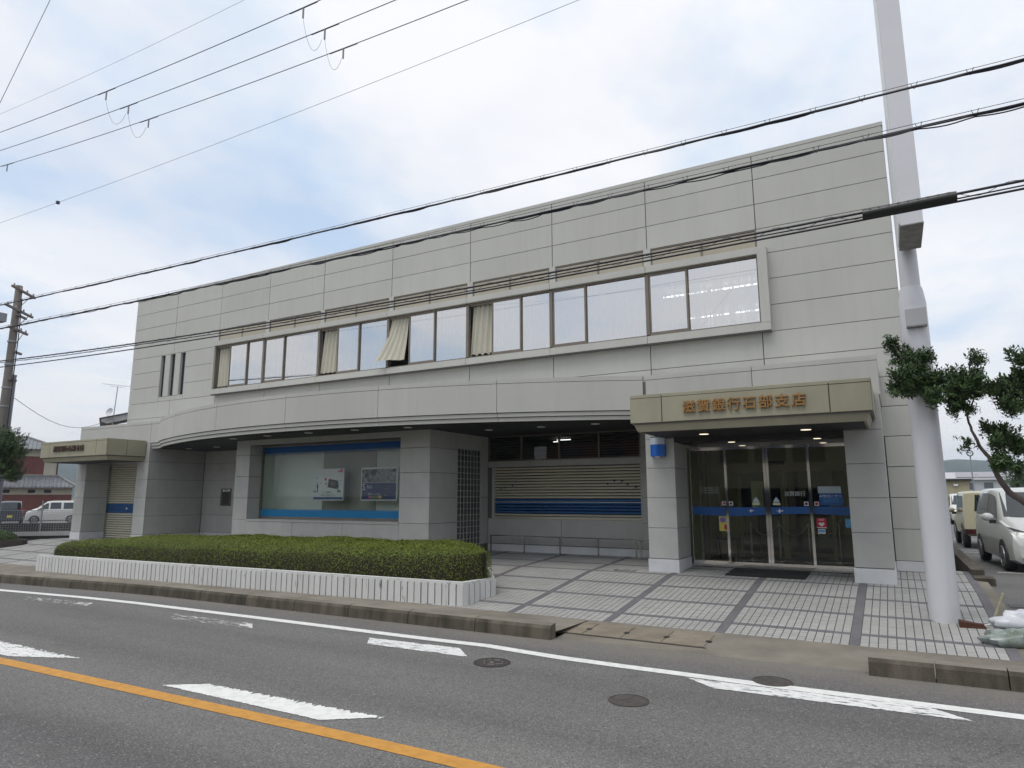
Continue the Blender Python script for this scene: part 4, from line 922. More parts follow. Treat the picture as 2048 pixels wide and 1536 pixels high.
MB().prism(hp,'y',DY-.009,DY-.0067).build('heart_mark', WHITEP, sr); MB().box(24.655,24.83,DY-.009,DY-.0067,.80,.815).build('white_edge', WHITEP, sr)
sticker(sr, 24.67, 24.80, .69, .78, DY, WHITEP); sticker(sr, 24.68, 24.79, .72, .765, DY-.002, BLUEL); sticker(sr, 25.16, 25.28, .82, .98, DY, BLUEL)
# porch room behind the doors
b = MB().box(21.9,25.9,2.3,2.4,-.1,3.0).box(22.0,22.15,-.55,2.3,-.1,3.0).box(25.3,25.4,-.55,2.3,-.1,3.0); b.build('lobby_wall', mat('lobby_wall_paint', (.60,.58,.38), .7, var=.1, vscale=2), bank)
MB().box(22.1,25.35,-.6,2.3,-.03,-.005).build('lobby_floor', mat('lobby_floor_tile', (.10,.095,.075), .35, var=.2, vscale=2), bank)
MB().box(22.1,25.35,-.55,2.3,2.6,2.7).build('lobby_ceiling', mat('lobby_ceiling_board', (.25,.25,.2), .8), bank)
id_ = MB().box(22.15,25.3,1.55,1.62,1.98,2.6).box(22.75,22.83,1.55,1.62,0,1.98).box(23.72,23.79,1.55,1.62,0,1.98).box(23.80,23.86,1.55,1.62,0,1.98).box(24.75,24.83,1.55,1.62,0,1.98).build('inner_doors', mat('beige_steel', (.34,.31,.20), .45, metal=.2), bank)
MB().box(23.45,23.85,1.53,1.548,2.14,2.22).build('sensor', BLACK, id_); MB().box(22.83,24.75,1.58,1.59,.02,1.98).build('pane', glass('inner_glass', (.4,.42,.36), .03), id_, recalc=False)
t = thing('display_panel', 'pale notice sheet standing inside the glass doors', 'notice', (23.25,1.3,0)); MB().box(23.12,23.38,1.28,1.30,1.15,1.75).build('sheet', mat('cream_print',(.6,.62,.42)), t); MB().box(23.24,23.26,1.30,1.32,0,1.75).build('stand', BLACK, t)
t = thing('lobby_stool', 'black stool with thin legs inside the glass on the left', 'stool', (22.75,.3,0)); MB().box(22.5,22.98,.12,.46,.46,.50).build('seat', BLACK, t)
for x, y in ((22.52,.14),(22.96,.14),(22.52,.44),(22.96,.44)): MB().box(x-.012,x+.012,y-.012,y+.012,0,.46).build('leg', BLACK, t)
ROPE = mat('pale_rope', (.4,.42,.34), .7)
bp = None
for k, x in enumerate((23.15,23.75,24.35,24.95)):
    t = thing('rope_post', ('steel rope post, leftmost inside the glass doors','steel rope post behind the left door leaf','steel rope post behind the right door leaf','steel rope post behind the right side light')[k], 'post', (x,.75,0), group='rope posts in the lobby')
    b = MB().lathe([(.12,0),(.12,.02),(.02,.05),(.02,.86),(.035,.88),(.02,.92)], (x,.75,0), 12); b.build('post', STEEL, t)
    if k < 3: MB().tube([(x+.6*u, .75, .82-.26*(1-(2*u-1)**2)) for u in np.linspace(0,1,9)], .012, 5).build('rope', ROPE, t)
# ================================================================== OBJECTS ON THE FORECOURT
# low handrail in front of the shutter
t = thing('handrail', 'low steel rail on thin posts in front of the blue-striped shutter', 'rail', (18.8, .02, 0))
for x in (16.77, 17.76, 18.76, 19.77, 20.71): MB().box(x-.018, x+.018, .005, .035, gz(0)-.01, .40).build('post', STEEL, t)
MB().box(16.75, 20.73, -.005, .045, .40, .43).build('top_bar', STEEL, t)
t = thing('handrail', 'short steel rail beside the left pillar of the glass entrance', 'rail', (21.2, .02, 0))
MB().box(20.80, 20.835, .005, .035, -.01, .39).build('post', STEEL, t); MB().box(21.55, 21.585, .005, .035, -.01, .39).build('post', STEEL, t); MB().box(20.78, 21.6, -.005, .045, .39, .42).build('top_bar', STEEL, t)
# doormat
o = MB(); zc = gz(-1.2); o.add([(23.08,-1.78,gz(-1.78)+.006),(24.50,-1.78,gz(-1.78)+.006),(24.50,-.82,gz(-.82)+.006),(23.08,-.82,gz(-.82)+.006),(23.08,-1.78,gz(-1.78)+.018),(24.50,-1.78,gz(-1.78)+.018),(24.50,-.82,gz(-.82)+.018),(23.08,-.82,gz(-.82)+.018)],
    [(3,2,1,0),(4,5,6,7),(0,1,5,4),(1,2,6,5),(2,3,7,6),(3,0,4,7)])
tag(o.build('door_mat', mat('dark_mat', (.022,.022,.02), .95, var=.3, vscale=40, bump=.6, bscale=180)), 'dark ribbed doormat in front of the glass doors', 'doormat')
# blue sign on the pillar
t = thing('wall_sign', 'blue and white curved sign box on the left pillar of the glass entrance', 'sign', (21.9, -1.9, 2.2))
def curved(b, x0, x1, z0, z1, yb, d, n=8):
    pts = [(x0, yb)]+[(x0+(x1-x0)*k/n, yb-d*(.55+.45*math.sin(math.pi*k/n))) for k in range(n+1)]+[(x1, yb)]
    return b.prism(pts, 'z', z0, z1)
curved(MB(), 21.735, 22.03, 2.22, 2.46, -1.76, .15).build('blue_part', mat('sign_blue', (.0,.10,.45), .3), t, smooth=True)
curved(MB(), 21.735, 22.03, 2.462, 2.60, -1.76, .15).build('white_part', mat('sign_white', (.5,.55,.62), .3), t, smooth=True)
MB().box(21.75,22.02,-1.87,-1.77,2.602,2.62).build('top_cap', BLACK, t); MB().lathe([(.045,-.035),(.06,-.001)], (21.87,-1.83,2.22), 14).build('lamp_end', PAINTW, t)
# planter of white ribs with a clipped hedge
PF = [(6.95,-6.02),(8.9,-5.93),(11.7,-5.78),(15.75,-5.56),(19.5,-5.36)]
PB = [(19.62,-4.5),(18.55,-2.95),(17.8,-2.55),(15.5,-2.55),(13,-2.62),(10,-2.9),(8,-3.9)]
planter = thing('planter', 'long white planter of upright ribbed blocks along the kerb', 'planter', (13, -4.5, -.41))
def rib_run(p, q, w=.142):
    p, q = Vector((*p,0)), Vector((*q,0)); L_ = (q-p).length; n = max(1, round(L_/w)); d = (q-p)/L_; nn = Vector((d.y,-d.x,0))
    for k in range(n):
        c = p+d*(k+.5)*L_/n; hw = L_/n/2-.0125; zb = min(gz(c.y), -.1)-.03 if c.y > -5.2 else -.44
        ztop = -.075 if c.y < -4.4 else -.07
        j = random.uniform(-.004,.004)
        MB().obox(c-nn*(.045+j)+Vector((0,0,(zb+ztop)/2)), d*hw, nn*.05, Vector((0,0,(ztop-zb)/2))).build('rib_block', RIB, planter)
loop = PF+PB
for a, c in zip(PF[:-1], PF[1:]): rib_run(a, c)
rib_run(PF[-1], PB[0]); rib_run(PB[0], PB[1]); rib_run(PB[1], PB[2])
cen = Vector((13.2,-4.3))
def inset(pts, d):
    out = []
    n = len(pts)
    for i in range(n):
        p0, p1, p2 = Vector(pts[i-1]), Vector(pts[i]), Vector(pts[(i+1)%n]); e1 = (p1-p0).normalized(); e2 = (p2-p1).normalized()
        nn = (Vector((-e1.y,e1.x))+Vector((-e2.y,e2.x))); nn = nn/max(.4, nn.length_squared/2)*1.0 if nn.length > 0 else nn
        nn = (Vector((-e1.y,e1.x))+Vector((-e2.y,e2.x))).normalized(); out.append(tuple(p1+nn*d))
    return out
in1, in2 = inset(loop, .015), inset(loop, .13)
b = MB(); n = len(loop); vs = [(x,y,-.072) for x,y in in1]+[(x,y,-.03) for x,y in in1]+[(x,y,-.03) for x,y in in2]+[(x,y,-.2) for x,y in in2]
for k in range(3):
    b_ = [(i+k*n, (i+1)%n+k*n, (i+1)%n+(k+1)*n, i+(k+1)*n) for i in range(n)]
    b.f += b_; b.m += [0]*n
b.v = vs; b.build('planter_rim', mat('rim_white', (.60,.60,.58), .8, col2=(.25,.24,.22), vscale=5, lo=.25, hi=.42, bump=.2, bscale=60, detail=8), planter)
MB().prism(inset(loop, .098), 'z', -.5, -.08).build('planter_core', CORE, planter); MB().prism(inset(loop, .13), 'z', -.079, -.06).build('soil', SOIL, planter)
hedge = thing('hedge', 'long clipped dark green hedge in the white ribbed planter', 'hedge', (13, -4.4, -.15))
def hedge_sec(x):
    t = (x-6.95)/(19.52-6.95); t = min(max(t, 0), 1)
    yf = float(np.interp(x, [p[0] for p in PF], [p[1] for p in PF]))+.20
    yb = float(np.interp(x, [7.1,8.5,10,13,16,18,19.52], [-5.2,-3.9,-3.0,-2.85,-2.8,-3.0,-4.35]))
    e = min(1, (t/.03))**.5 if t < .03 else (min(1, (1-t)/.035)**.5 if t > .965 else 1)
    ym = (yf+yb)/2; hd = (yb-yf)/2*max(e,.02)
    if t > .965: ym = (yf+yb)/2-.0
    zt = float(np.interp(x, [7.05,7.4,8.2,10,13,16.5,18.5,19.52], [.10,.22,.33,.39,.43,.45,.46,.42]))
    return ym, hd, zt
def hedge_pt(x, a):        # a from 0 (front foot) over the top to 1 (back foot)
    ym, hd, zt = hedge_sec(x); th = math.pi*(1-a); cx_, sx_ = math.cos(th), math.sin(th); ex = .30
    y = ym+hd*math.copysign(abs(cx_)**ex, cx_); z = -.17+(zt+.17)*abs(sx_)**.36
    z += .055*(.5-.5*cx_*-1) if z > zt-.15 else 0
    bump_ = .022*math.sin(x*2.1+y*1.3)+.012*math.sin(x*5.3-y*4.1)+.006*math.sin(x*11+y*9)
    return Vector((x, y, z+bump_*abs(sx_)))
hx = np.concatenate([np.linspace(6.95,7.9,16), np.linspace(8.0,19.0,90), np.linspace(19.05,19.52,12)]); ha = np.linspace(.0,1,34)
G = np.array([[hedge_pt(x, a) for a in ha] for x in hx])
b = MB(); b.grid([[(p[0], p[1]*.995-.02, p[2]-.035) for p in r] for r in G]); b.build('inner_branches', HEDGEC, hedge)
P0 = G[:-1,:-1].reshape(-1,3); P1 = G[1:,:-1].reshape(-1,3); P2 = G[:-1,1:].reshape(-1,3); P3 = G[1:,1:].reshape(-1,3)
ar = np.linalg.norm(np.cross(P1-P0, P2-P0), axis=1); nr = np.cross(P1-P0, P2-P0); nr /= np.linalg.norm(nr, axis=1)[:,None]+1e-9
ctr_ = np.array([13,-4.3,0]); flip = np.sign(np.einsum('ij,ij->i', nr, (P0-np.stack([P0[:,0], np.full(len(P0),-4.3), np.full(len(P0),0.1)],1))))
nr *= np.where(flip == 0, 1, flip)[:,None]
vis = (P0[:,1] < -2.0); pr_ = ar*vis; pr_ /= pr_.sum(); NL = 230000
idx = rng.choice(len(P0), NL, p=pr_); u, v = rng.random((2, NL))
P = P0[idx]+(P1-P0)[idx]*u[:,None]+(P2-P0)[idx]*v[:,None]; depth = rng.random(NL)**1.5
clump = .5+.5*np.sin(P[:,0]*23+np.sin(P[:,1]*19)*2)*np.sin(P[:,2]*31+P[:,1]*17)
P += nr[idx]*(.014*clump-(.04+.07*(nr[idx][:,2] < .5))*depth)[:,None]
stray = rng.random(NL) < .035; P[stray] += nr[idx][stray]*rng.exponential(.022, stray.sum())[:,None]
hole = np.zeros(NL, bool)
for hx_, hy_, ra, rb_ in [(10.35,-4.5,.30,.16),(12.1,-4.75,.34,.13),(13.3,-4.5,.26,.12),(12.6,-4.1,.22,.12),(15.2,-4.9,.16,.09),(9.1,-5.0,.18,.1),(17.3,-4.2,.2,.1)]:
    hole |= ((((P[:,0]-hx_)/ra)**2+((P[:,1]-hy_)/rb_)**2) < rng.uniform(.35,1.0,NL)) & (nr[idx][:,2] > .5) & (rng.random(NL) < .9)
P = P[~hole]; nn_ = nr[idx][~hole]
o = leaf_cloud('foliage', P, nn_*1.0+np.array([0,0,.05]), .026, LEAFH, hedge, aspect=.6, tilt=.45); o['kind'] = 'stuff'
lm_ = MB().poly([(-.05,0,0),(-.01,-.028,.012),(.05,0,.004),(-.01,.028,.014)]).mesh('fallen_leaf', DRYLEAF, recalc=False)
for k, (x, y, lab) in enumerate([(9.0,-5.1,'dry reddish leaf on the hedge top, leftmost of the three'),(9.7,-3.9,'dry reddish leaf on the hedge top, farthest back of the three'),(9.9,-4.5,'dry reddish leaf on the hedge top, between the other two')]):
    ym, hd, zt = hedge_sec(x); o = place('fallen_leaf', lm_, None, (x, y, zt+.085), (0.2,.1,k*1.3)); tag(o, lab, 'leaf', 'dry leaves on the hedge')

# ---- pylon sign
PX, PYY = 26.49, -3.87
py = thing('sign_pylon', 'tall white round sign pole with a slab sign on top beside the glass entrance', 'sign', (PX, PYY, gz(PYY)))
MB().lathe([(.188,gz(PYY)-.1),(.184,1.0),(.180,4.24),(.172,4.31),(.155,4.44),(.147,4.48),(.14,4.485)], (PX,PYY,0), 40).build('lower_pole', PAINTW, py, smooth=True)
MB().lathe([(.132,4.47),(.125,5.2),(.125,7.0)], (PX,PYY,0), 32).build('upper_pole', PAINTW, py, smooth=True)
HX, HY = .19, 1.05
sb = MB().box(PX-.095, PX+.178, -5.08, -4.02, 5.05, 10.6).build('sign_box', mat('sign_face_white', (.66,.66,.68), .16, var=.04, vscale=2), py)
MB().box(PX-.099, PX+.182, -5.085, -4.015, 5.046, 5.062).build('bottom_trim', mat('dusty_trim', (.30,.29,.27), .6, var=.4, vscale=7), sb)
MB().box(PX-.108, PX-.096, -5.06, -4.04, 5.10, 10.55).build('side_face', WHITEP, sb)
MB().box(PX-.11, PX+.155, PYY-.235, PYY-.15, 3.86, 4.12).build('control_box', mat('light_grey_box', (.45,.45,.45), .5), py)
MB().box(PX-.105, PX+.15, PYY-.25, PYY-.15, 3.845, 3.868).build('box_bottom', mat('dusty_trim', (.3,.29,.27)), py)

# ---- broom, rubbish bag and sticks by the pole
t = thing('broom', 'brown-bristled broom lying on the tiles beside the white pole', 'broom', (26.8,-4.2,gz(-4.2)))
gb = lambda y: gz(y)
MB().add([(26.63,-4.22,gb(-4.22)),(26.93,-4.19,gb(-4.19)),(26.93,-4.09,gb(-4.1)),(26.63,-4.06,gb(-4.06)),(26.63,-4.20,gb(-4.2)+.075),(26.91,-4.17,gb(-4.17)+.04),(26.91,-4.11,gb(-4.11)+.04),(26.63,-4.08,gb(-4.08)+.075)],
         [(3,2,1,0),(4,5,6,7),(0,1,5,4),(1,2,6,5),(2,3,7,6),(3,0,4,7)]).build('bristles', mat('brown_bristle', (.085,.028,.015), .9, var=.5, vscale=60, stretch=(.2,1.5,1.5), bump=.6, bscale=140), t)
MB().tube([(26.90,-4.14,gb(-4.14)+.025),(27.05,-4.05,gb(-4.05)+.05),(27.5,-3.86,-.15),(28.1,-3.6,-.02)], .012, 8).build('handle', mat('white_plastic_rod', (.6,.6,.56), .4), t)
def blob(c, r, n=28, m=16, seed=0, flat_=.0, amp=.12):
    rs = np.random.default_rng(seed); ph = rs.uniform(0,6.28,(8,3)); rows = []
    for i in range(m+1):
        th = math.pi*i/m; row = []
        for j in range(n+1):
            f = 2*math.pi*j/n; d = Vector((math.sin(th)*math.cos(f), math.sin(th)*math.sin(f), math.cos(th)))
            k = 1+sum(amp/(q+1)*math.sin((q+1.5)*2.1*d.x+ph[q][0])*math.sin((q+1.3)*2.3*d.y+ph[q][1]+d.z*(q+1)) for q in range(7))
            row.append((c[0]+d.x*r[0]*k, c[1]+d.y*r[1]*k, max(c[2]+d.z*r[2]*k, flat_)))
        rows.append(row)
    return rows
BAGM = mat('white_plastic_bag', (.62,.63,.66), .3, var=.2, vscale=9, bump=.5, bscale=14); BAGC = mat('cloudy_plastic_bag', (.30,.34,.32), .28, col2=(.12,.15,.11), vscale=6, bump=.6, bscale=12)
o = MB(); o.grid(blob((27.22,-4.78,gz(-4.78)+.06), (.44,.17,.12), seed=3, flat_=gz(-4.78)-.02, amp=.25)); 
tag(o.build('rubbish_bag', BAGC, smooth=True), 'cloudy see-through rubbish bag with green waste lying on the tiles', 'bag')
o = MB(); o.grid(blob((27.40,-4.55,gz(-4.5)+.20), (.40,.15,.12), seed=8, flat_=gz(-4.5)+.06, amp=.3))
tag(o.build('plastic_bag', BAGM, smooth=True), 'bright white plastic bag on top of the cloudy rubbish bag', 'bag')
o = MB(); zb_ = gz(-3.9); o.tube([(27.02,-3.9,zb_),(27.10,-3.86,zb_+.18),(27.19,-3.82,zb_+.40)], .018, 8)
o = tag(o.build('stick', mat('pale_bamboo', (.40,.36,.24), .6, var=.3, vscale=12)), 'pale stick leaning upright behind the white plastic bag', 'stick')
o = MB(); o.tube([(27.24,-3.9,zb_+.05),(27.9,-3.7,zb_+.16)], .012, 8); o = tag(o.build('stick', MATS['white_plastic_rod']), 'white rod lying behind the plastic bags', 'stick')
o = MB(); o.box(27.08,27.9,-4.3,-4.0,gz(-4.2)-.02,gz(-4.2)+.10); tag(o.build('dustpan', mat('dark_blue_plastic', (.01,.012,.04), .5)), 'dark blue tray half hidden behind the white plastic bag', 'tray')

# ---- left: second planter, fence
lw_ = thing('low_wall', 'low dark wall beyond the wire mesh fence, below the parked van', 'wall', (-4,.5,-.5)); LWD = Vector((-.7116,-.7025,0))
MB().obox(Vector((-3.0,-.9,-.1)), LWD*5.5, Vector((LWD.y,-LWD.x,0))*.12, Vector((0,0,.50))).build('wall', mat('dark_wall', (.06,.055,.05), .9, var=.4, vscale=3), lw_)
LP = [(.1,-3.25),(-.05,-3.0),(-1.4,-2.75),(-4,-3.4),(-4.2,-5.2),(-.2,-4.3)]
lp = thing('planter', 'low dark planter at the left edge of the forecourt', 'planter', (-1.5,-3.6,-.3)); b = MB().prism(LP, 'z', -.5, -.03); b.build('planter_wall', mat('dark_brown_kerb', (.075,.062,.058), .9, var=.3, vscale=3), lp)
MB().prism(inset(LP, -.12 if False else .12), 'z', -.2, -.01).build('soil', SOIL, lp)
lh = thing('shrub', 'small clipped dark shrub in the low planter at the left edge', 'shrub', (-1.6,-3.5,-.05))
n = 9000; d = rng.normal(0,1,(n,3)); d /= np.linalg.norm(d,axis=1)[:,None]; d[:,2] = np.abs(d[:,2]); sc = np.array([1.5,.62,.32])
P = np.array([-1.75,-3.45,-.02])+d*sc*rng.uniform(.85,1.03,(n,1)); leaf_cloud('foliage', P, d, .05, LEAFT, lh)['kind'] = 'stuff'
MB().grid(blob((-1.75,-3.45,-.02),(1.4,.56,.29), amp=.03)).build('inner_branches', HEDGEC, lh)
fdir = Vector((-1.35,-1.33,0)).normalized()
fn = thing('mesh_fence', 'grey wire mesh fence on thin posts at the left end of the forecourt', 'fence', (-1.27,-2.06,-.1))
f0 = Vector((-.35,-1.15,0)); GAL = mat('galvanised_steel', (.32,.33,.34), .45, metal=.5)
for k in range(4):
    p = f0+fdir*(1.3+2.0*k) if k else f0+fdir*1.3
    MB().tube([(p.x,p.y,-.2),(p.x,p.y,1.28)], .028, 8).build('post', GAL, fn)
b = MB()
for k in range(70):
    p = f0+fdir*(.08*k); b.tube([(p.x,p.y,.0),(p.x,p.y,.93)], .0035, 3, cap=False)
for k in range(15):
    z = .0+.066*k; e = f0+fdir*5.6; b.tube([(f0.x,f0.y,z),(e.x,e.y,z)], .0035 if 0 < k < 14 else .012, 4, cap=False)
o = b.build('wire_mesh', GAL, fn); o['kind'] = 'stuff'
e = f0+fdir*5.8
bm_ = thing('barrier_beam', 'low pale concrete beam under the wire mesh fence', 'barrier', (-1.2,-2,-.2))
c0_ = (f0+e)/2+Vector((.12,-.1,.03)); nrm = Vector((fdir.y,-fdir.x,0)); MB().obox(c0_+Vector((0,0,.065)), fdir*2.9, nrm*.09, Vector((0,0,.07))).build('beam', mat('pale_beam', (.42,.42,.41), .7, var=.2, vscale=3), bm_)
MB().obox(c0_+Vector((0,0,-.25)), fdir*2.9, nrm*.05, Vector((0,0,.24))).build('footing', mat('dark_footing', (.05,.048,.045), .9), bm_)
# ================================================================== VEHICLES
TYRE = mat('tyre_rubber', (.018,.018,.019), .8); RIM = mat('alloy_rim', (.30,.30,.31), .35, metal=.8); CARGL = mat('car_glass', (.02,.026,.028), .05, spec=.9)
TAIL = mat('tail_light_red', (.40,.015,.015), .2); HEAD = mat('headlight_glass', (.45,.47,.48), .1, spec=.8); TRIM = mat('car_black_trim', (.022,.022,.024), .5)
def interp_st(st, x):
    xs = [s[0] for s in st]; o = np.argsort(xs)
    return [float(np.interp(x, np.array(xs)[o], np.array([s[k] for s in st])[o])) for k in range(1, 6)]
def car(name, label, cat, loc, rz, st, paint, wheels, wr, side_wins, shield, rear, group=None, two_tone=None, mirror=None, lights=(), tails=(), plate=None, trim=None):
    t = thing(name, label, cat, loc, rz, group, local=True)
    b = MB(); rows = []
    for x, w, zs, zb, wt, zt in st:
        half = [(w*.82,zs),(w*.975,zs+.07),(w,zs+(zb-zs)*.55),(w*.985,zb-.05),(w*.965,zb),(wt,zt-.06),(wt-.03,zt-.025),(wt-.12,zt),(0,zt+.015)]
        ring = [(x,y,z) for y,z in half]+[(x,-y,z) for y,z in half[:-1][::-1]]; rows.append(ring)
    b.grid(rows); n = len(rows[0])
    for i in range(len(rows)-1): b.f.append((i*n+n-1, i*n, (i+1)*n, (i+1)*n+n-1)); b.m.append(0)
    b.poly(rows[0]); b.poly(rows[-1]); body = b.build('body', paint, t, smooth=True)
    def side(x, f, sgn, off=.01):
        w, zs, zb, wt, zt = interp_st(st, x); y = w*.965+(wt-w*.965)*f; z = zb+(zt-.06-zb)*f; return (x, sgn*(y+off), z)
    for (xa, xb, xat, xbt, f0, f1) in side_wins:
        for sgn in (1, -1):
            b = MB(); rows = []
            for f in np.linspace(f0, f1, 5):
                u = (f-f0)/(f1-f0); rows.append([side(x, f, sgn) for x in np.linspace(xa+(xat-xa)*u, xb+(xbt-xb)*u, 6)])
            b.grid(rows); b.build('side_window', CARGL, t, smooth=True, recalc=False)
    for nm, q in (('windscreen', shield), ('rear_window', rear)):
        if not q: continue
        (xa, za, ya), (xb, zb, yb) = q; d = .014 if nm == 'windscreen' else -.014
        MB().grid([[(xa+d+(xb-xa)*f - (.05*(abs(u)**3) if d > 0 else -.03*abs(u)**3), u*(ya+(yb-ya)*f), za+(zb-za)*f+.012) for u in np.linspace(-1,1,7)] for f in np.linspace(0,1,4)]).build(nm, CARGL, t, recalc=False)
    hw = max(s[1] for s in st)
    for wx in wheels:
        for sgn in (1, -1):
            MB().prism([(wx+(wr+.055)*math.cos(a), max(.16, wr+(wr+.055)*math.sin(a))) for a in np.linspace(-.5, math.pi+.5, 18)], 'y', sgn*(hw-.08), sgn*(hw+.004)).build('wheel_arch', TRIM, t)
            wv = MB(); pr = [(.0,-.09),(wr*.7,-.09),(wr*.96,-.085),(wr,-.05),(wr,.05),(wr*.96,.085),(wr*.7,.09),(.0,.09)]; vs = []; fs = []; m = 22
            for r_, dy in pr:
                for j in range(m): vs.append((wx+r_*math.cos(2*math.pi*j/m), sgn*(hw-.085)+dy, wr+r_*math.sin(2*math.pi*j/m)))
            for i in range(len(pr)-1):
                for j in range(m): fs.append((i*m+j, i*m+(j+1)%m, (i+1)*m+(j+1)%m, (i+1)*m+j))
            w_ = MB().add(vs, fs).build('wheel', TYRE, t, smooth=True)
            rb = MB()
            for k in range(6):
                a = k*math.pi/3; c_ = Vector((wx+math.cos(a)*wr*.33, sgn*(hw+.012), wr+math.sin(a)*wr*.33)); rb.obox(c_, Vector((math.cos(a),0,math.sin(a)))*wr*.3, Vector((0,.008,0)), Vector((-math.sin(a),0,math.cos(a)))*wr*.09)
            rb.prism([(wx+wr*.14*math.cos(a), wr+wr*.14*math.sin(a)) for a in np.linspace(0,6.28,10)[:-1]], 'y', sgn*(hw+.006), sgn*(hw+.024))
            ring_o = [(wx+wr*.66*math.cos(a), sgn*(hw+.011), wr+wr*.66*math.sin(a)) for a in np.linspace(0,2*math.pi,20)]; rb.tube(ring_o, wr*.06, 5)
            rb.build('rim', RIM, w_)
    if mirror:
        mx_, mz = mirror
        for sgn in (1, -1):
            m_ = MB(); m_.grid(blob((mx_, sgn*(hw+.13), mz), (.075,.12,.085), 14, 8, amp=0)); o = m_.build('door_mirror', paint, t, smooth=True); MB().box(mx_-.05,mx_+.03,sgn*(hw+.04)-.06,sgn*(hw+.04)+.06,mz-.14,mz-.06).build('mirror_arm', TRIM, o)
    for pts in lights:
        for sgn in (1, -1): MB().poly([(p[0], sgn*p[1], p[2]) for p in pts]).build('headlight', HEAD, t, recalc=False)
    for (x, y0, y1, z0, z1) in tails:
        for sgn in (1, -1): MB().box(x-.02, x+.02, min(sgn*y0,sgn*y1), max(sgn*y0,sgn*y1), z0, z1).build('tail_light', TAIL, t)
    if plate: MB().box(plate[0]-.012, plate[0]+.012, -.165, .165, plate[1], plate[1]+.165).build('number_plate', plate[2], t)
    if trim:
        for (x0, x1, y0, y1, z0, z1, mt) in trim: MB().box(x0, x1, y0, y1, z0, z1).build('bumper_trim', mt, t)
    return t
CW = mat('white_car_paint', (.60,.61,.58), .22, coat=.6, spec=.6); CB = mat('beige_car_paint', (.60,.55,.37), .3, coat=.4); CG = mat('dark_grey_car_paint', (.055,.06,.075), .25, coat=.6)
MINI = [(1.86,.66,.26,.55,.60,.62),(1.80,.76,.20,.74,.68,.80),(1.55,.82,.18,.93,.72,.985),(1.0,.835,.18,1.02,.75,1.09),(.32,.835,.18,1.04,.68,1.65),(-.2,.835,.18,1.05,.69,1.725),(-1.3,.835,.18,1.05,.68,1.72),(-1.66,.82,.2,1.03,.66,1.66),(-1.82,.78,.25,.95,.60,1.15),(-1.86,.72,.3,.8,.5,.86)]
def minivan(label, loc, rz, group=None):
    return car('parked_minivan', label, 'car', loc, rz, MINI, CW, (1.22,-1.22), .30, [(.80,-.16,.46,-.16,.10,.92),(-.24,-1.22,-.24,-1.2,.10,.92),(-1.28,-1.62,-1.28,-1.56,.14,.86)],
        ((1.0,1.10,.70),(.36,1.62,.62)), ((-1.80,1.12,.6),(-1.68,1.58,.58)), group, mirror=(.78,1.10),
        lights=[[(1.845,.40,.70),(1.80,.66,.74),(1.66,.79,.80),(1.60,.81,.93),(1.74,.72,.90),(1.835,.42,.80)]], tails=[(-1.85,.55,.74,.85,1.15)], plate=(1.87,.40,WHITEP),
        trim=[(1.80,1.875,-.40,.40,.66,.80,TRIM),(1.80,1.885,-.62,.62,.27,.33,CHROME),(1.78,1.87,-.55,.55,.33,.50,TRIM)])
minivan('white boxy minivan parked nose forward behind the tree on the right', (28.66, 3.75, pz(3)), R(-86))
JEEP = [(1.62,.70,.40,.78,.62,.82),(1.58,.72,.38,.92,.66,.98),(.70,.74,.36,.97,.68,1.03),(.55,.74,.36,.99,.70,1.10),(.38,.74,.36,1.0,.66,1.66),(.2,.74,.36,1.0,.66,1.72),(-1.45,.74,.36,1.0,.66,1.72),(-1.60,.73,.40,1.0,.65,1.68),(-1.63,.72,.42,.98,.64,1.66)]
j = car('parked_jeep', 'beige boxy jeep parked with its back to the road next to the white minivan', 'car', (28.50, 11.4, pz(10)), R(91), JEEP, CB, (1.1,-1.1), .345, [(.42,-.42,.34,-.42,.10,.90),(-.50,-1.40,-.50,-1.38,.12,.88)], ((.56,1.12,.66),(.40,1.64,.62)), ((-1.635,1.10,.52),(-1.63,1.60,.50)), None, mirror=(.5,1.12), tails=[(-1.70,.45,.70,.44,.56)], trim=[(-1.72,-1.60,-.74,.74,.42,.58,TRIM),(1.60,1.72,-.74,.74,.42,.60,TRIM)])
MB().lathe([(.0,-.10),(.30,-.10),(.335,-.05),(.335,.05),(.30,.10),(.0,.10)], (0,0,0), 22).build('spare_wheel', TYRE, j).matrix_local = Matrix.Translation((-1.76,-.12,.98)) @ Matrix.Rotation(R(90),4,'Y')
m2 = minivan('white car parked farthest away, half hidden behind the beige jeep', (29.55, 32.5, pz(30)), R(-90))
VAN = [(1.70,.62,.25,.60,.55,.66),(1.64,.70,.2,.80,.62,.86),(1.25,.735,.2,.98,.64,1.05),(1.05,.735,.2,1.0,.66,1.12),(.45,.735,.2,1.02,.60,1.60),(.1,.735,.2,1.03,.60,1.66),(-1.45,.735,.2,1.03,.60,1.66),(-1.64,.72,.22,1.0,.58,1.55),(-1.70,.70,.3,.9,.55,1.0)]
VP_ = Vector((-29.3,11.9,0)); VR = Vector((.44,.898,0)); VD = Vector((-.898,.44,0))
p = VP_+VR*.25; car('parked_van', 'white kei van seen from the side beyond the mesh fence on the left', 'van', (p.x,p.y,-.56), math.atan2(-.898,-.44), VAN, CW, (1.12,-1.12), .28, [(.95,.32,.62,.32,.08,.9),(.22,-.45,.22,-.45,.08,.9),(-.60,-1.55,-.60,-1.48,.08,.88)], ((1.08,1.13,.62),(.48,1.58,.56)), None, None, mirror=(.9,1.1), tails=[(-1.69,.5,.68,.7,.95)])
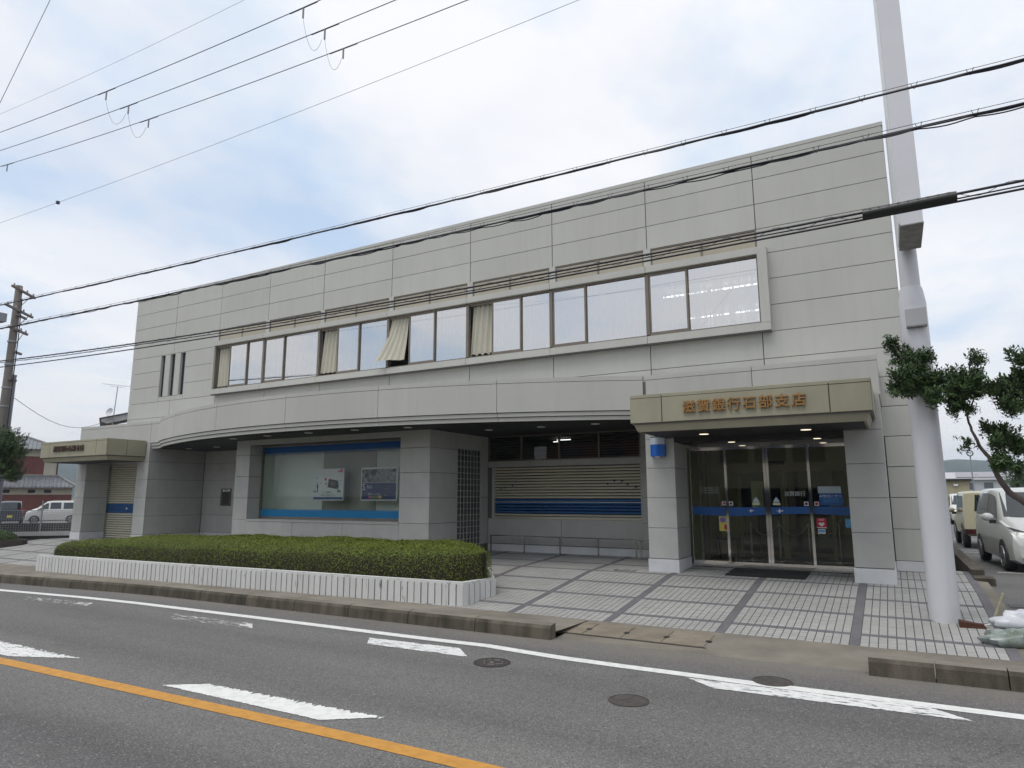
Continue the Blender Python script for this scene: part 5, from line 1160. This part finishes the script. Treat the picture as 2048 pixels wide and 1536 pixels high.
p = VP_+VR*(-2.35)+VD*1.2; car('parked_wagon', 'dark grey wagon seen from behind at the left edge with a yellow number plate', 'car', (p.x,p.y,-.56), math.atan2(.44,-.898), VAN, CG, (1.12,-1.12), .28, [(.95,.32,.62,.32,.08,.9),(.22,-.45,.22,-.45,.08,.9),(-.60,-1.5,-.60,-1.45,.08,.88)], ((1.08,1.13,.62),(.48,1.58,.56)), ((-1.72,1.05,.60),(-1.66,1.54,.56)), None, tails=[(-1.68,.58,.70,.95,1.15)], plate=(-1.71,.48,YELP), trim=[(-1.72,-1.69,-.35,.35,.86,.89,CHROME)])

# ================================================================== TREES
def tree(name, label, base, limbs, clumps, nleaf, lsize, single=0, leafmat=LEAFT, aspect=.42):
    t = thing(name, label, 'tree', base)
    tr = MB()
    for pts, r0, r1 in limbs:
        k = len(pts); dense = []
        for i in range(k-1):
            for u in np.linspace(0, 1, 4, endpoint=False): dense.append(Vector(pts[i]).lerp(Vector(pts[i+1]), u)+Vector((random.uniform(-1,1),random.uniform(-1,1),0))*.006)
        dense.append(Vector(pts[-1])); tr.tube(dense, list(np.linspace(r0, r1, len(dense))), 8)
    tips = []; tot = sum(c[3]**2 for c in clumps)
    Pn = []; Nn = []
    for x, y, z, r in clumps:                      # twigs inside each clump carry whorls of leaves
        c0 = Vector((x,y,z)); nt_ = max(3, int(nleaf*r*r/tot/11))
        for q in range(nt_):
            d = Vector(rng.normal(0,1,3)); d.normalize(); L_ = r*rng.uniform(.2,1.12)**.8; tip = c0+Vector((d.x*L_, d.y*L_, d.z*L_*.9+.02))
            if q % 3 == 0: tr.tube([c0, c0.lerp(tip,.6)+Vector((0,0,.01)), tip], [.006,.004,.002], 4, cap=False)
            ax = (d*.75+Vector((0,0,.65))+Vector(rng.normal(0,.25,3))).normalized(); s1 = ax.cross(Vector((.3,.5,.8))).normalized(); s2 = ax.cross(s1)
            if single: tr.tube([tip-ax*.16*(lsize/.07), tip], [.0028,.0012], 3, cap=False)
            for m in range(11):            # leaves spiral up the shoot and point outwards and upwards
                a = m*2.4+rng.uniform(-.4,.4); h = (m/11)**1.2; out = s1*math.cos(a)+s2*math.sin(a)
                ld = (out*(.95-.45*h)+ax*(.25+.75*h)+Vector((0,0,-.12+.2*h))).normalized(); pos = tip-ax*.17*(1-h)*(lsize/.07)+ld*lsize*.5
                Pn.append(pos); Nn.append((ld, (ax*.9-out*.35+Vector((0,0,.2))).normalized()))
    tr.build('trunk', BARK, t, smooth=True)
    n = len(Pn); order = sorted(range(n), key=lambda i: (Pn[i]-Vector((cx,cy,1.4))).length)
    V = []; F = []; rn = []
    def leafq(p, ax, nn, s):
        sd = ax.cross(nn).normalized()*s*.5*aspect
        return [p-ax*s*.5, p-ax*s*.08+sd+nn*s*.06, p+ax*s*.5-nn*s*.08, p-ax*s*.08-sd+nn*s*.06]
    for i in order[single:]:
        s = lsize*rng.uniform(.65,1.25); ax, nn = Nn[i]; k = len(V); V += leafq(Pn[i], ax, nn, s); F.append((k,k+1,k+2,k+3))
    me = bpy.data.meshes.new('crown'); bs = BASE[t.name]; me.from_pydata([(v.x-bs[0], v.y-bs[1], v.z-bs[2]) for v in V], [], F); me.materials.append(leafmat)
    at = me.attributes.new('rnd','FLOAT','FACE'); at.data.foreach_set('value', rng.random(len(F))); o = place('crown', me, t); o['kind'] = 'stuff'
    if single:
        lm = MB().poly([(-.5,0,0),(-.08,.5*aspect,.06),(.5,0,-.08),(-.08,-.5*aspect,.06)]).mesh('leaf', LEAFT1, recalc=False)
        for i in order[:single]:
            ax, nn = Nn[i]; s = lsize*rng.uniform(.7,1.25); sd = nn.cross(ax).normalized(); q = Matrix((ax, sd, ax.cross(sd))).transposed().to_quaternion()
            o = place('leaf', lm, t, tuple(Pn[i])); o.rotation_mode = 'QUATERNION'; o.rotation_quaternion = q; o.scale = (s,s,s)
    return t
TR = [(29.6,-4.0,-.45),(29.0,-4.05,.1),(28.2,-4.15,.85),(27.49,-4.2,1.34),(27.34,-4.2,1.47),(27.25,-4.2,1.65),(27.22,-4.2,1.78),(27.17,-4.2,1.93),(27.09,-4.2,2.07),(27.03,-4.2,2.24),(26.98,-4.2,2.46),(26.97,-4.2,2.73)]
CL = [(26.19,3.65,.09),(26.26,3.51,.13),(26.39,3.33,.17),(26.56,3.43,.10),(26.31,3.09,.16),(26.14,2.96,.11),(26.51,3.05,.2),(26.7,2.96,.2),(26.87,2.95,.2),(27.15,3.32,.1),(27.14,3.1,.14),(27.12,2.86,.18),(26.9,2.67,.17),(26.58,2.8,.13),(27.32,2.88,.10),(27.68,3.27,.14),(27.6,2.82,.22),(27.43,2.65,.12),(27.7,3.04,.17),(27.39,2.22,.18),(27.5,2.08,.14),(27.24,2.13,.07),(26.97,2.15,.05),(27.24,1.87,.12),(27.34,1.89,.10),(27.5,1.79,.08)]
clj = [(x, -4.2+random.uniform(-.28,.28), z, r*1.12) for x, z, r in CL]
clj += [(x+random.uniform(-.9,.9)*r, y+random.uniform(-.5,.5)*r, z+random.uniform(-.75,.75)*r, r*random.uniform(.5,.8)) for x, y, z, r in clj for _ in range(3)]
clj = clj+[(28.0,-4.1,2.6,.3),(28.1,-4.0,3.1,.3),(27.95,-4.3,2.2,.25)]
limbs = [(TR, .055, .010), ([(26.97,-4.2,2.6),(26.75,-4.25,2.85),(26.5,-4.15,3.0),(26.3,-4.2,3.3),(26.19,-4.2,3.6)], .016, .004), ([(26.98,-4.2,2.5),(27.12,-4.1,2.8),(27.15,-4.15,3.3)], .014, .004), ([(27.22,-4.2,1.8),(27.34,-4.15,2.0),(27.4,-4.2,2.25)], .014, .005), ([(28.2,-4.15,.9),(28.0,-4.1,1.8),(27.8,-4.1,2.6),(27.7,-4.15,3.2)], .035, .006)]
tree('street_tree', 'small evergreen tree with a bent bare trunk and glossy leaves at the right edge', (29.6,-4.0,-.45), limbs, clj, 21000, .066, single=250)
LT = [(-1.76,-3.28,3.09,.7),(-1.5,-3.2,3.45,.5),(-1.74,-3.13,2.45,.62),(-1.28,-3.0,3.0,.35),(-2.4,-3.52,2.91,.9),(-1.5,-3.0,2.25,.33),(-1.6,-3.28,3.72,.3),(-2.6,-3.6,3.6,.7),(-2.5,-3.5,2.2,.5)]
tree('street_tree', 'dense dark green tree at the left edge in front of the utility pole', (-2.3,-3.5,-.1), [([(-2.3,-3.5,-.1),(-2.28,-3.45,1.2),(-2.2,-3.4,2.2),(-2.0,-3.35,3.0)], .10, .03), ([(-2.2,-3.4,2.0),(-1.7,-3.2,2.6),(-1.4,-3.1,3.1)], .04, .01)], LT, 15000, .085, 0)
tree('background_tree', 'dark round-headed tree beside the pale warehouse far right', (34.6,52,-.3), [([(34.6,52,-.3),(34.6,52,2.2)], .15,.08)], [(34.6,52,2.6,1.0),(35.4,52,2.9,.9),(34.9,52,3.4,.7)], 2500, .18, 0)

# ================================================================== UTILITY POLE AND CABLES
up_ = thing('utility_pole', 'grey concrete utility pole with crossarms behind the left tree', 'utility pole', (-6.45,-1.5,-.5))
MB().lathe([(.19,-.5),(.165,5),(.135,10.48),(.125,10.5)], (-6.45,-1.5,0), 18).build('pole', CONC_POLE, up_, smooth=True)
ad_ = Vector((-.64,.77,0)); an = Vector((.77,.64,0)); ARM = mat('weathered_crossarm', (.20,.17,.15), .8, var=.3, vscale=5)
for z, s0, s1 in ((10.25,-.85,1.0),(9.35,-1.15,1.0),(9.15,-.3,.5),(8.5,-.7,.75),(7.55,-.1,.45),(6.35,-.2,.3)):
    c_ = Vector((-6.45,-1.5,z))+an*.17+ad_*(s0+s1)/2; MB().obox(c_, ad_*(s1-s0)/2, an*.04, Vector((0,0,.045))).build('crossarm', ARM, up_)
    if s1-s0 > 1.2:
        e_ = Vector((-6.45,-1.5,z))+an*.17+ad_*(s1-.3); MB().tube([e_, Vector((-6.45,-1.5,z-.75))+ad_*.1], .015, 5).build('arm_brace', ARM, up_)
        for k in range(4):
            q = Vector((-6.45,-1.5,z))+an*.17+ad_*(s0+.15+(s1-s0-.3)*k/3); MB().lathe([(.03,.04),(.045,.07),(.03,.10),(.04,.13),(.02,.16)], tuple(q), 8).build('insulator', mat('porcelain', (.38,.27,.25), .3), up_)
q = Vector((-6.45,-1.5,9.0))-ad_*.95+an*.1; MB().box(q.x-.75,q.x-.3,q.y-.2,q.y+.2,8.72,9.08).build('switch_box', mat('switch_grey', (.25,.26,.28), .5), up_)
for z in (8.0,7.0,6.0,5.2): MB().lathe([(.185,-.03),(.185,.03)], (-6.45,-1.5,z), 14).build('pole_band', GAL, up_)
b = MB(); b.tube([(-6.25,-1.42,9.9),(-6.2,-1.4,8.2),(-6.22,-1.4,6.3),(-6.22,-1.4,3)], .022, 6); b.build('riser_cable', CABLE, up_)
t = thing('steel_pole', 'thinner grey steel pole close behind the utility pole', 'pole', (-6.72,-1.16,-.5)); MB().lathe([(.11,-.5),(.095,6.5),(.095,6.55)], (-6.72,-1.16,0), 14).build('pole', mat('grey_steel_pole', (.26,.26,.30), .5, metal=.2), t, smooth=True); MB().lathe([(.11,6.55),(.11,6.62),(.04,6.64)], (-6.72,-1.16,0), 14).build('cap', GAL, t)
CY = -6.4
def fit(pts):
    xs = np.array([p[0] for p in pts]); zs = np.array([p[1] for p in pts]); k = np.polyfit(xs, zs, 2); return lambda x: float(np.polyval(k, x))
XR = list(np.arange(-12, 44.1, .5))
za = fit([(4.19,6.84),(17.56,6.45),(23.35,6.34),(27.71,6.29)]); zb2 = fit([(4.38,6.13),(17.59,5.85),(23.33,5.78),(27.65,5.77)])
def hung(label, zf, loose, base_gap, rr, seed):
    t = thing('telephone_cable', label, 'cable', (16, CY, zf(16)), group=None); rs = random.Random(seed)
    MB().tube([(x, CY, zf(x)+base_gap) for x in XR], .004, 4).build('messenger_wire', CABLE, t, recalc=False)
    hs = list(np.arange(-12, 44, .56))
    for q, r_ in enumerate(rr):
        pts = []
        for i, h in enumerate(hs[:-1]):
            s = rs.uniform(-.4,1)*loose; ph = rs.uniform(.0,1)
            for u in np.linspace(0, 1, 6, endpoint=False): pts.append((h+.56*u, CY+.012*q*math.cos(h*2+q)+.02*math.sin(math.pi*u)*rs.uniform(-1,1)*loose*10, zf(h+.56*u)-.011*q-s*math.sin(math.pi*u)*(q+.5)))
        MB().tube(pts, r_, 6).build('cable', CABLE, t, recalc=False)
    hm_ = MB().tube([(-.035,0,base_gap+.008),(-.01,0,-.02),(0,0,-.032),(.012,0,-.02),(.04,0,base_gap+.012)], .0035, 4).mesh('hanger', CABLE)
    for h in hs:
        if -2 < h < 33: place('hanger', hm_, t, (h, CY, zf(h)))
hung('upper black cable bundle on hangers crossing in front of the parapet', za, .012, .045, (.014,.012), 1)
hung('middle black cable bundle with loose strands crossing the upper wall', zb2, .014, .05, (.013,.011,.008), 2)
zc1 = fit([(4.62,5.16),(18.8,4.80),(25.97,4.83),(27.56,4.86)]); zd = fit([(4.67,4.98),(18.81,4.70),(27.55,4.765)])
t = thing('telephone_cable', 'lowest twin black cable laced with wire, carrying a thick black splice case', 'cable', (16, CY, zc1(16)))
MB().tube([(x, CY, zc1(x)) for x in XR], .0155, 6).build('cable', CABLE, t, recalc=False); MB().tube([(x, CY, zc1(x)-.05-.008*math.sin(x)) for x in XR], .009, 6).build('cable', CABLE, t, recalc=False)
b = MB(); pts = []
for x in np.arange(-4, 34, .05): pts.append((x, CY+.018*math.cos(x*2*math.pi/.62), zc1(x)-.022+.045*math.sin(x*2*math.pi/.62)))
b.tube(pts, .0035, 4); b.build('lacing_wire', CABLE, t, recalc=False)
sp_ = MB(); x0, x1 = 25.97, 26.93
sp_.tube([(x0-.004,CY,zc1(x0)-.03),(x0,CY,zc1(x0)-.03),(x0+.06,CY,zc1(x0)-.03),(x1-.06,CY,zc1(x1)-.03),(x1,CY,zc1(x1)-.03),(x1+.004,CY,zc1(x1)-.03)], [.05,.062,.066,.066,.062,.05], 14); sp = sp_.build('splice_case', mat('splice_black', (.012,.012,.011), .35), t, smooth=True)
for k in range(9): xx = x0+.08+k*.1; MB().box(xx-.012,xx+.012,CY-.062,CY-.046,zc1(xx)+.0,zc1(xx)+.018).build('clip', mat('clip_grey', (.12,.12,.12), .4), sp)
tag(MB().tube([(x, CY, zd(x)) for x in XR], .0135, 6).build('telephone_cable', CABLE, recalc=False), 'plain single black cable just below the laced pair', 'cable')
# high-voltage wires
HV = [(-7.67,[(6.1,11.0),(12,10.5),(17.84,10.16)],[],'uppermost of the three blue-grey power wires at top left',.008),
      (-7.2,[(5.0,11.0),(12,10.38),(19.19,9.95)],[(9.9,10.6),(16.9,10.1)],'middle one of the three blue-grey power wires at top left',.008),
      (-6.75,[(3.95,11.0),(12,10.25),(20.38,9.78)],[(9.75,10.4),(16.7,9.95)],'lowest of the three blue-grey power wires at top left',.008)]
import itertools
hvf = []
for y, pts, cl_, lab, r_ in HV:
    zf = fit(pts); hvf.append((y, zf)); t = thing('power_wire', lab, 'power line', (12, y, zf(12)))
    MB().tube([(x, y, zf(x)) for x in np.arange(-8, 34, .5)], r_, 5).build('wire', WIRE, t, recalc=False)
CLX = {0: [11.13,17.43], 1: [11.22,17.5], 2: [4.41,11.3,17.54]}
for k in range(3):
    y, zf = hvf[k]; w = [o for o in bpy.data.objects if o.name.startswith('power_wire') and o.type == 'EMPTY'][k]
    for x in CLX[k]:
        MB().tube([(x-.35,y,zf(x-.35)-.008),(x+.35,y,zf(x+.35)-.008)], .013, 5).build('wire_sleeve', WIRE, w); MB().box(x-.012,x+.012,y-.012,y+.012,zf(x)-.22,zf(x)).build('clamp', mat('clamp_metal', (.25,.25,.28), .4), w)
        if k < 2:
            y2, z2 = hvf[k+1]; pts = [(x, y+(y2-y)*u, (zf(x)-.2)*(1-u)+(z2(x)-.2)*u-.42*math.sin(math.pi*u)**.8) for u in np.linspace(0,1,12)]; MB().tube(pts, .0035, 4).build('jumper_loop', WIRE, w, recalc=False)
for lab, y, pts, r_ in [('single thin wire with a small ball below the power wires', -7, [(5.07,8.92),(14,8.72),(22.55,8.72)], .0045), ('faint thin wire above the power wires', -9, [(9.5,9.78),(13.5,9.5),(17.55,9.32)], .003)]:
    zf = fit(pts); t = thing('overhead_wire', lab, 'wire', (12,y,zf(12))); MB().tube([(x,y,zf(x)) for x in np.arange(-6,34,.5)], r_, 4).build('wire', WIRE, t, recalc=False)
    if y == -7: MB().lathe([(.01,-.05),(.045,-.03),(.045,.03),(.01,.05)], (8.07,y,zf(8.07)), 10).build('ball_marker', WIRE, t)
tag(MB().tube([(15.5,-12,3.7),(17.49,-12,5.88),(18.36,-12,6.84),(21,-12,9.75)], .003, 4).build('overhead_wire', WIRE, recalc=False), 'thin wire slanting steeply across the top left corner', 'wire')
t = tag(MB().tube([(-6.4,-1.2,5.6)]+[(-6.4+(-14.9+6.4)*u, -1.2+9*u, 5.6+.5*u-.9*math.sin(math.pi*u)) for u in np.linspace(.1,1,10)], .012, 5).build('service_wire', CABLE, recalc=False), 'thin service wire sagging from the utility pole to the house behind the bank', 'wire')

# ================================================================== NEIGHBOURING BUILDINGS
ROOFT = mat('grey_roof_tile', (.20,.21,.225), .5, var=.35, vscale=3); REDW = mat('red_brown_siding', (.17,.055,.045), .8, var=.2, vscale=2); CREAM = mat('cream_plaster', (.45,.41,.33), .85, var=.12, vscale=1.5)
def frame_pt(P0, rt, back):
    P0, rt, back = Vector(P0), Vector(rt), Vector(back); return lambda s, d, z: tuple(P0+rt*s+back*d+Vector((0,0,z)))
Hf = frame_pt((-43.4,18.1,0), (.432,.902,0), (-.902,.432,0))
hs_ = thing('tiled_house', 'red-brown house with grey tiled roofs beyond the car park on the left', 'house', (-45,20,-.6))
def fbox(fr, s0, s1, d0, d1, z0, z1): return MB().add([fr(s,d,z) for z in (z0,z1) for s,d in ((s0,d0),(s1,d0),(s1,d1),(s0,d1))], [(3,2,1,0),(4,5,6,7),(0,1,5,4),(1,2,6,5),(2,3,7,6),(3,0,4,7)])
fbox(Hf,-9,2.26,0,7,-.6,1.6).build('lower_wall', REDW, hs_); fbox(Hf,-9,2.27,-.02,7,1.6,2.28).build('upper_band', CREAM, hs_)
for s in (-3.1,-1.2,.05,-4.8): fbox(Hf,s,s+.55,-.05,-.015,1.75,2.05).build('vent', BLACK, hs_)
rb = MB(); e0, r0 = 2.32, 3.35
q = [Hf(-10,-.8,e0),Hf(2.55,-.8,e0),Hf(1.0,1.3,r0),Hf(-10,1.3,r0)]; rb.poly(q); rb.poly([Hf(2.55,-.8,e0),Hf(2.9,4,e0),Hf(1.0,4,r0),Hf(1.0,1.3,r0)]); rb.poly([Hf(-10,-.8,e0-.1),Hf(2.55,-.8,e0-.1),Hf(2.55,-.8,e0),Hf(-10,-.8,e0)]); rb.poly([Hf(2.55,-.8,e0-.1),Hf(2.9,4,e0-.1),Hf(2.9,4,e0),Hf(2.55,-.8,e0)])
lr = rb.build('lower_roof', ROOFT, hs_)
rb = MB()
for k in range(38):
    s = -9.6+.32*k
    if s < 2.3: sr_ = min(s, 1.0); dt = 1 if s <= 1.0 else (2.55-s)/1.55; rb.tube([Hf(s,-.82,e0+.03), Hf(s,-.82+2.1*dt,e0+.03+(r0-e0)*dt)], .045, 5)
o = rb.build('tile_rows', ROOFT, lr); o['kind'] = 'stuff'
MB().tube([Hf(-10,1.3,r0+.06),Hf(1.0,1.3,r0+.06),Hf(2.6,-.85,e0+.08)], .09, 6).build('ridge_tiles', mat('pale_ridge_tile', (.36,.34,.32), .6, var=.5, vscale=9), lr)
fbox(Hf,-7,-.17,1.3,7,3.2,5.2).build('red_upper_wall', REDW, hs_); fbox(Hf,-.17,.82,1.3,7,3.2,5.2).build('white_upper_wall', CREAM, hs_); fbox(Hf,.82,.95,1.25,7,3.2,5.2).build('corner_post', mat('dark_red_timber', (.09,.025,.025)), hs_)
fbox(Hf,-7,.9,1.25,7,5.2,5.9).build('upper_gable_band', CREAM, hs_)
rb = MB(); rb.poly([Hf(-8,.5,5.85),Hf(1.3,.5,5.85),Hf(-1.7,4.2,7.15),Hf(-8,4.2,7.15)]); rb.poly([Hf(1.3,7.9,5.85),Hf(-8,7.9,5.85),Hf(-8,4.2,7.15),Hf(-1.7,4.2,7.15)]); rb.poly([Hf(1.3,.5,5.85),Hf(1.3,7.9,5.85),Hf(-1.7,4.2,7.15)]); ur = rb.build('upper_roof', ROOFT, hs_)
rb = MB()
for k in range(28):
    s_ = -7.9+.33*k; dt = 1 if s_ <= -1.7 else (1.3-s_)/3.0; rb.tube([Hf(s_,.48,5.88),Hf(s_,.48+3.72*dt,5.88+1.3*dt)], .05, 5)
o = rb.build('tile_rows', ROOFT, ur); o['kind'] = 'stuff'
MB().tube([Hf(-8,4.2,7.22),Hf(-1.7,4.2,7.22),Hf(1.35,.45,5.92)], .1, 6).build('ridge_tiles', MATS['pale_ridge_tile'], ur)
# house behind the bank with a television aerial
Bf = frame_pt((-16.4,8.8,0), (.492,.871,0), (-.871,.492,0))
hb = thing('house', 'red house with a white gutter board peeping over the left wing of the bank', 'house', (-15,11,-.6))
fbox(Bf,-.32,5,0,6,-.6,5.92).build('wall', REDW, hb)
vr = [(-.73,6.2),(5,7.85),(5,7.6),(-.40,5.93),(-.73,6.05)]
b = MB(); vs = [Bf(s,-.12,z) for s,z in vr]+[Bf(s,.0,z) for s,z in vr]; n = len(vr); b.add(vs, [tuple(range(n)),tuple(range(n,2*n))[::-1]]+[(i,(i+1)%n,(i+1)%n+n,i+n) for i in range(n)]); b.build('bargeboard', mat('white_bargeboard', (.5,.5,.48), .6, var=.2, vscale=3), hb)
b = MB(); b.add([Bf(-.85,-.2,6.2),Bf(5,-.2,7.88),Bf(5,6.2,7.88),Bf(-.85,6.2,6.2),Bf(-.85,-.2,6.26),Bf(5,-.2,7.94),Bf(5,6.2,7.94),Bf(-.85,6.2,6.26)], [(3,2,1,0),(4,5,6,7),(0,1,5,4),(1,2,6,5),(2,3,7,6),(3,0,4,7)]); b.build('roof', ROOFT, hb)
an_ = thing('television_aerial', 'television aerial with a satellite dish on a mast beside the red house', 'aerial', Bf(-.13,-.2,5.9)); ALU = mat('dull_aluminium', (.33,.33,.36), .4, metal=.5)
MB().tube([Bf(-.13,-.25,5.6),Bf(-.02,-.25,8.3)], .028, 8).build('mast', ALU, an_); MB().tube([Bf(-.86,-.25,8.40),Bf(1.3,-.25,8.33)], .014, 5).build('boom', ALU, an_); MB().tube([Bf(-.45,-.25,8.33),Bf(-.40,-.25,8.27),Bf(.30,-.25,8.25),Bf(.36,-.25,8.33)], .010, 5).build('stay', ALU, an_)
b = MB()
for k in range(9): s = -.8+.24*k; b.tube([Bf(s,-.45,8.40-.035*k/1.2),Bf(s,-.05,8.40-.035*k/1.2)], .005, 4)
b.build('elements', ALU, an_)
dc = Vector(Bf(-.28,-.3,6.62)); b = MB(); rows = []
ax_ = (Vector(Bf(-1,-1,.4))-Vector(Bf(0,0,0))).normalized(); s1_ = ax_.cross(Vector((0,0,1))).normalized(); s2_ = ax_.cross(s1_)
for r_ in np.linspace(0.001,.26,5): rows.append([tuple(dc+(s1_*math.cos(a)+s2_*math.sin(a))*r_+ax_*(r_*r_*1.4)) for a in np.linspace(0,2*math.pi,21)])
b.grid(rows); b.build('dish', mat('dish_white', (.55,.55,.58), .4), an_, smooth=True); MB().tube([dc-s2_*-.26, dc+ax_*.3+s2_*.2], .01, 5).build('feed_arm', ALU, an_)
# right: low beige block, pale warehouse, globe lamp
Sf = frame_pt((29.3,39.1,0), (.998,-.06,0), (.06,.998,0))
sh_ = thing('low_building', 'low beige flat-roofed building behind the beige jeep', 'building', (27.8,42,-.3)); fbox(Sf,-3.2,1.12,0,6,-.3,2.38).build('wall', mat('beige_render', (.42,.37,.24), .85, var=.06, vscale=1), sh_); fbox(Sf,-3.4,1.3,-.25,6.2,2.38,2.50).build('roof_edge', TRIM, sh_); fbox(Sf,.25,.50,-.14,-.01,2.03,2.16).build('wall_lamp', WHITEP, sh_)
Wf = frame_pt((33.2,104.3,0), (.998,-.06,0), (.06,.998,0))
wh = thing('warehouse', 'long pale warehouse with solar panels on its roof at the far right', 'building', (38,108,-.4)); fbox(Wf,-4,30,0,20,-.4,3.6).build('wall', mat('pale_cladding', (.46,.47,.48), .6, var=.06, vscale=.3), wh); fbox(Wf,-4.3,30.3,-.4,20.3,3.6,3.85).build('eave', PAINTW, wh)
b = MB(); b.poly([Wf(-4.3,-.4,3.86),Wf(30,-.4,3.86),Wf(30,9,5.0),Wf(-4.3,9,5.0)]); b.build('roof', mat('pale_metal_roof', (.45,.45,.45), .5), wh)
for k in range(9): MB().add([Wf(1.0+2.6*k,.1+d,3.98+d*.126+e_) for e_ in (0,.06) for s_,d in ((0,0),(0,7))]+[Wf(3.5+2.6*k,.1+d,3.98+d*.126+e_) for e_ in (0,.06) for s_,d in ((0,0),(0,7))], [(2,3,7,6),(0,2,6,4),(1,0,4,5),(0,1,3,2),(5,4,6,7)]).build('solar_panel', mat('solar_panel_grey', (.20,.18,.20), .3), wh)
for s0_, s1_2, z0_, z1_ in ((2.2,3.1,2.2,3.2),(4.3,5.4,2.4,3.2),(8,9,2.3,3.1)): fbox(Wf,s0_,s1_2,-.05,.02,z0_,z1_).build('window', mat('dull_window', (.10,.11,.12), .2), wh)
lp2 = thing('globe_lamp', 'thin lamp post with a clear globe standing behind the parked cars', 'street lamp', (29.58,26.4,-.24)); MB().lathe([(.05,-.24),(.035,.2),(.03,3.38),(.06,3.40)], (29.58,26.4,0), 10).build('post', ALU, lp2)
b = MB(); b.grid(blob((29.58,26.4,3.55), (.16,.16,.16), 18, 10, amp=0)); b.build('globe', glass('globe_glass', (.92,.93,.95), .05), lp2, smooth=True)

# houses across the road, behind the viewer: they show only as reflections in the entrance glass and polished posts
for k, (x0, x1, y0, h, wm, lab) in enumerate([(6, 16.9, -24, 5.6, REDW, 'red-brown house across the road, mirrored in the show window'), (17, 24.5, -23, 5.2, CREAM, 'cream house across the road, mirrored in the entrance glass'), (27, 36, -25, 5.8, MATS['beige_render'], 'beige house across the road, mirrored in the polished door posts')]):
    hh = thing('opposite_house', lab, 'house', ((x0+x1)/2, y0-3, -.5)); MB().box(x0,x1,y0-6,y0,-.5,h).build('wall', wm, hh)
    b = MB(); b.prism([(y0+.6,h-.05),(y0-3,h+1.8),(y0-6.6,h-.05)], 'x', x0-.5, x1+.5); b.build('roof', ROOFT, hh)
    for i in range(3):
        xa = x0+1+(x1-x0-2)*i/3
        for z0 in (.4, 3.1): MB().box(xa,xa+1.5,y0-.02,y0+.03,z0,z0+1.4).build('window', GL_DARK, hh)

# ================================================================== HILLS AND HAZE
def hills(name, az0, az1, r0, hfun, n=160, m=10):
    rows = []; rs = np.random.default_rng(5)
    for j in range(m+1):
        row = []
        for i in range(n+1):
            a = R(az0+(az1-az0)*i/n); r_ = r0+60*j; h = hfun(math.degrees(a))*math.sin(math.pi/2*min(1, j/(m*.7)))+rs.uniform(-1.6,1.6)*(j > 0)
            row.append((26-math.sin(a)*r_, -15+math.cos(a)*r_, -1+h))
        rows.append(row)
    return structure(MB().grid(rows).build(name, FOREST, recalc=False))
hills('hills', -50, 110, 900, lambda a: 60+6*math.sin(R(a*9)+.6)+4*math.sin(R(a*23))+2.2*math.sin(R(a*61)) + (14 if a > 40 else 0))

hz = MB().box(-1750, 1750, -1750, 1750, -1.7, 96).build('haze', mat('unused', (1,1,1))); hz['kind'] = 'stuff'
hm = bpy.data.materials.new('haze_air'); hm.use_nodes = True; ht = hm.node_tree; ht.nodes.clear()
ho = ht.nodes.new('ShaderNodeOutputMaterial'); pv = ht.nodes.new('ShaderNodeVolumePrincipled'); pv.inputs['Color'].default_value = (.72,.82,.95,1); pv.inputs['Density'].default_value = .00042
ht.links.new(pv.outputs[0], ho.inputs['Volume']); hz.data.materials.clear(); hz.data.materials.append(hm)
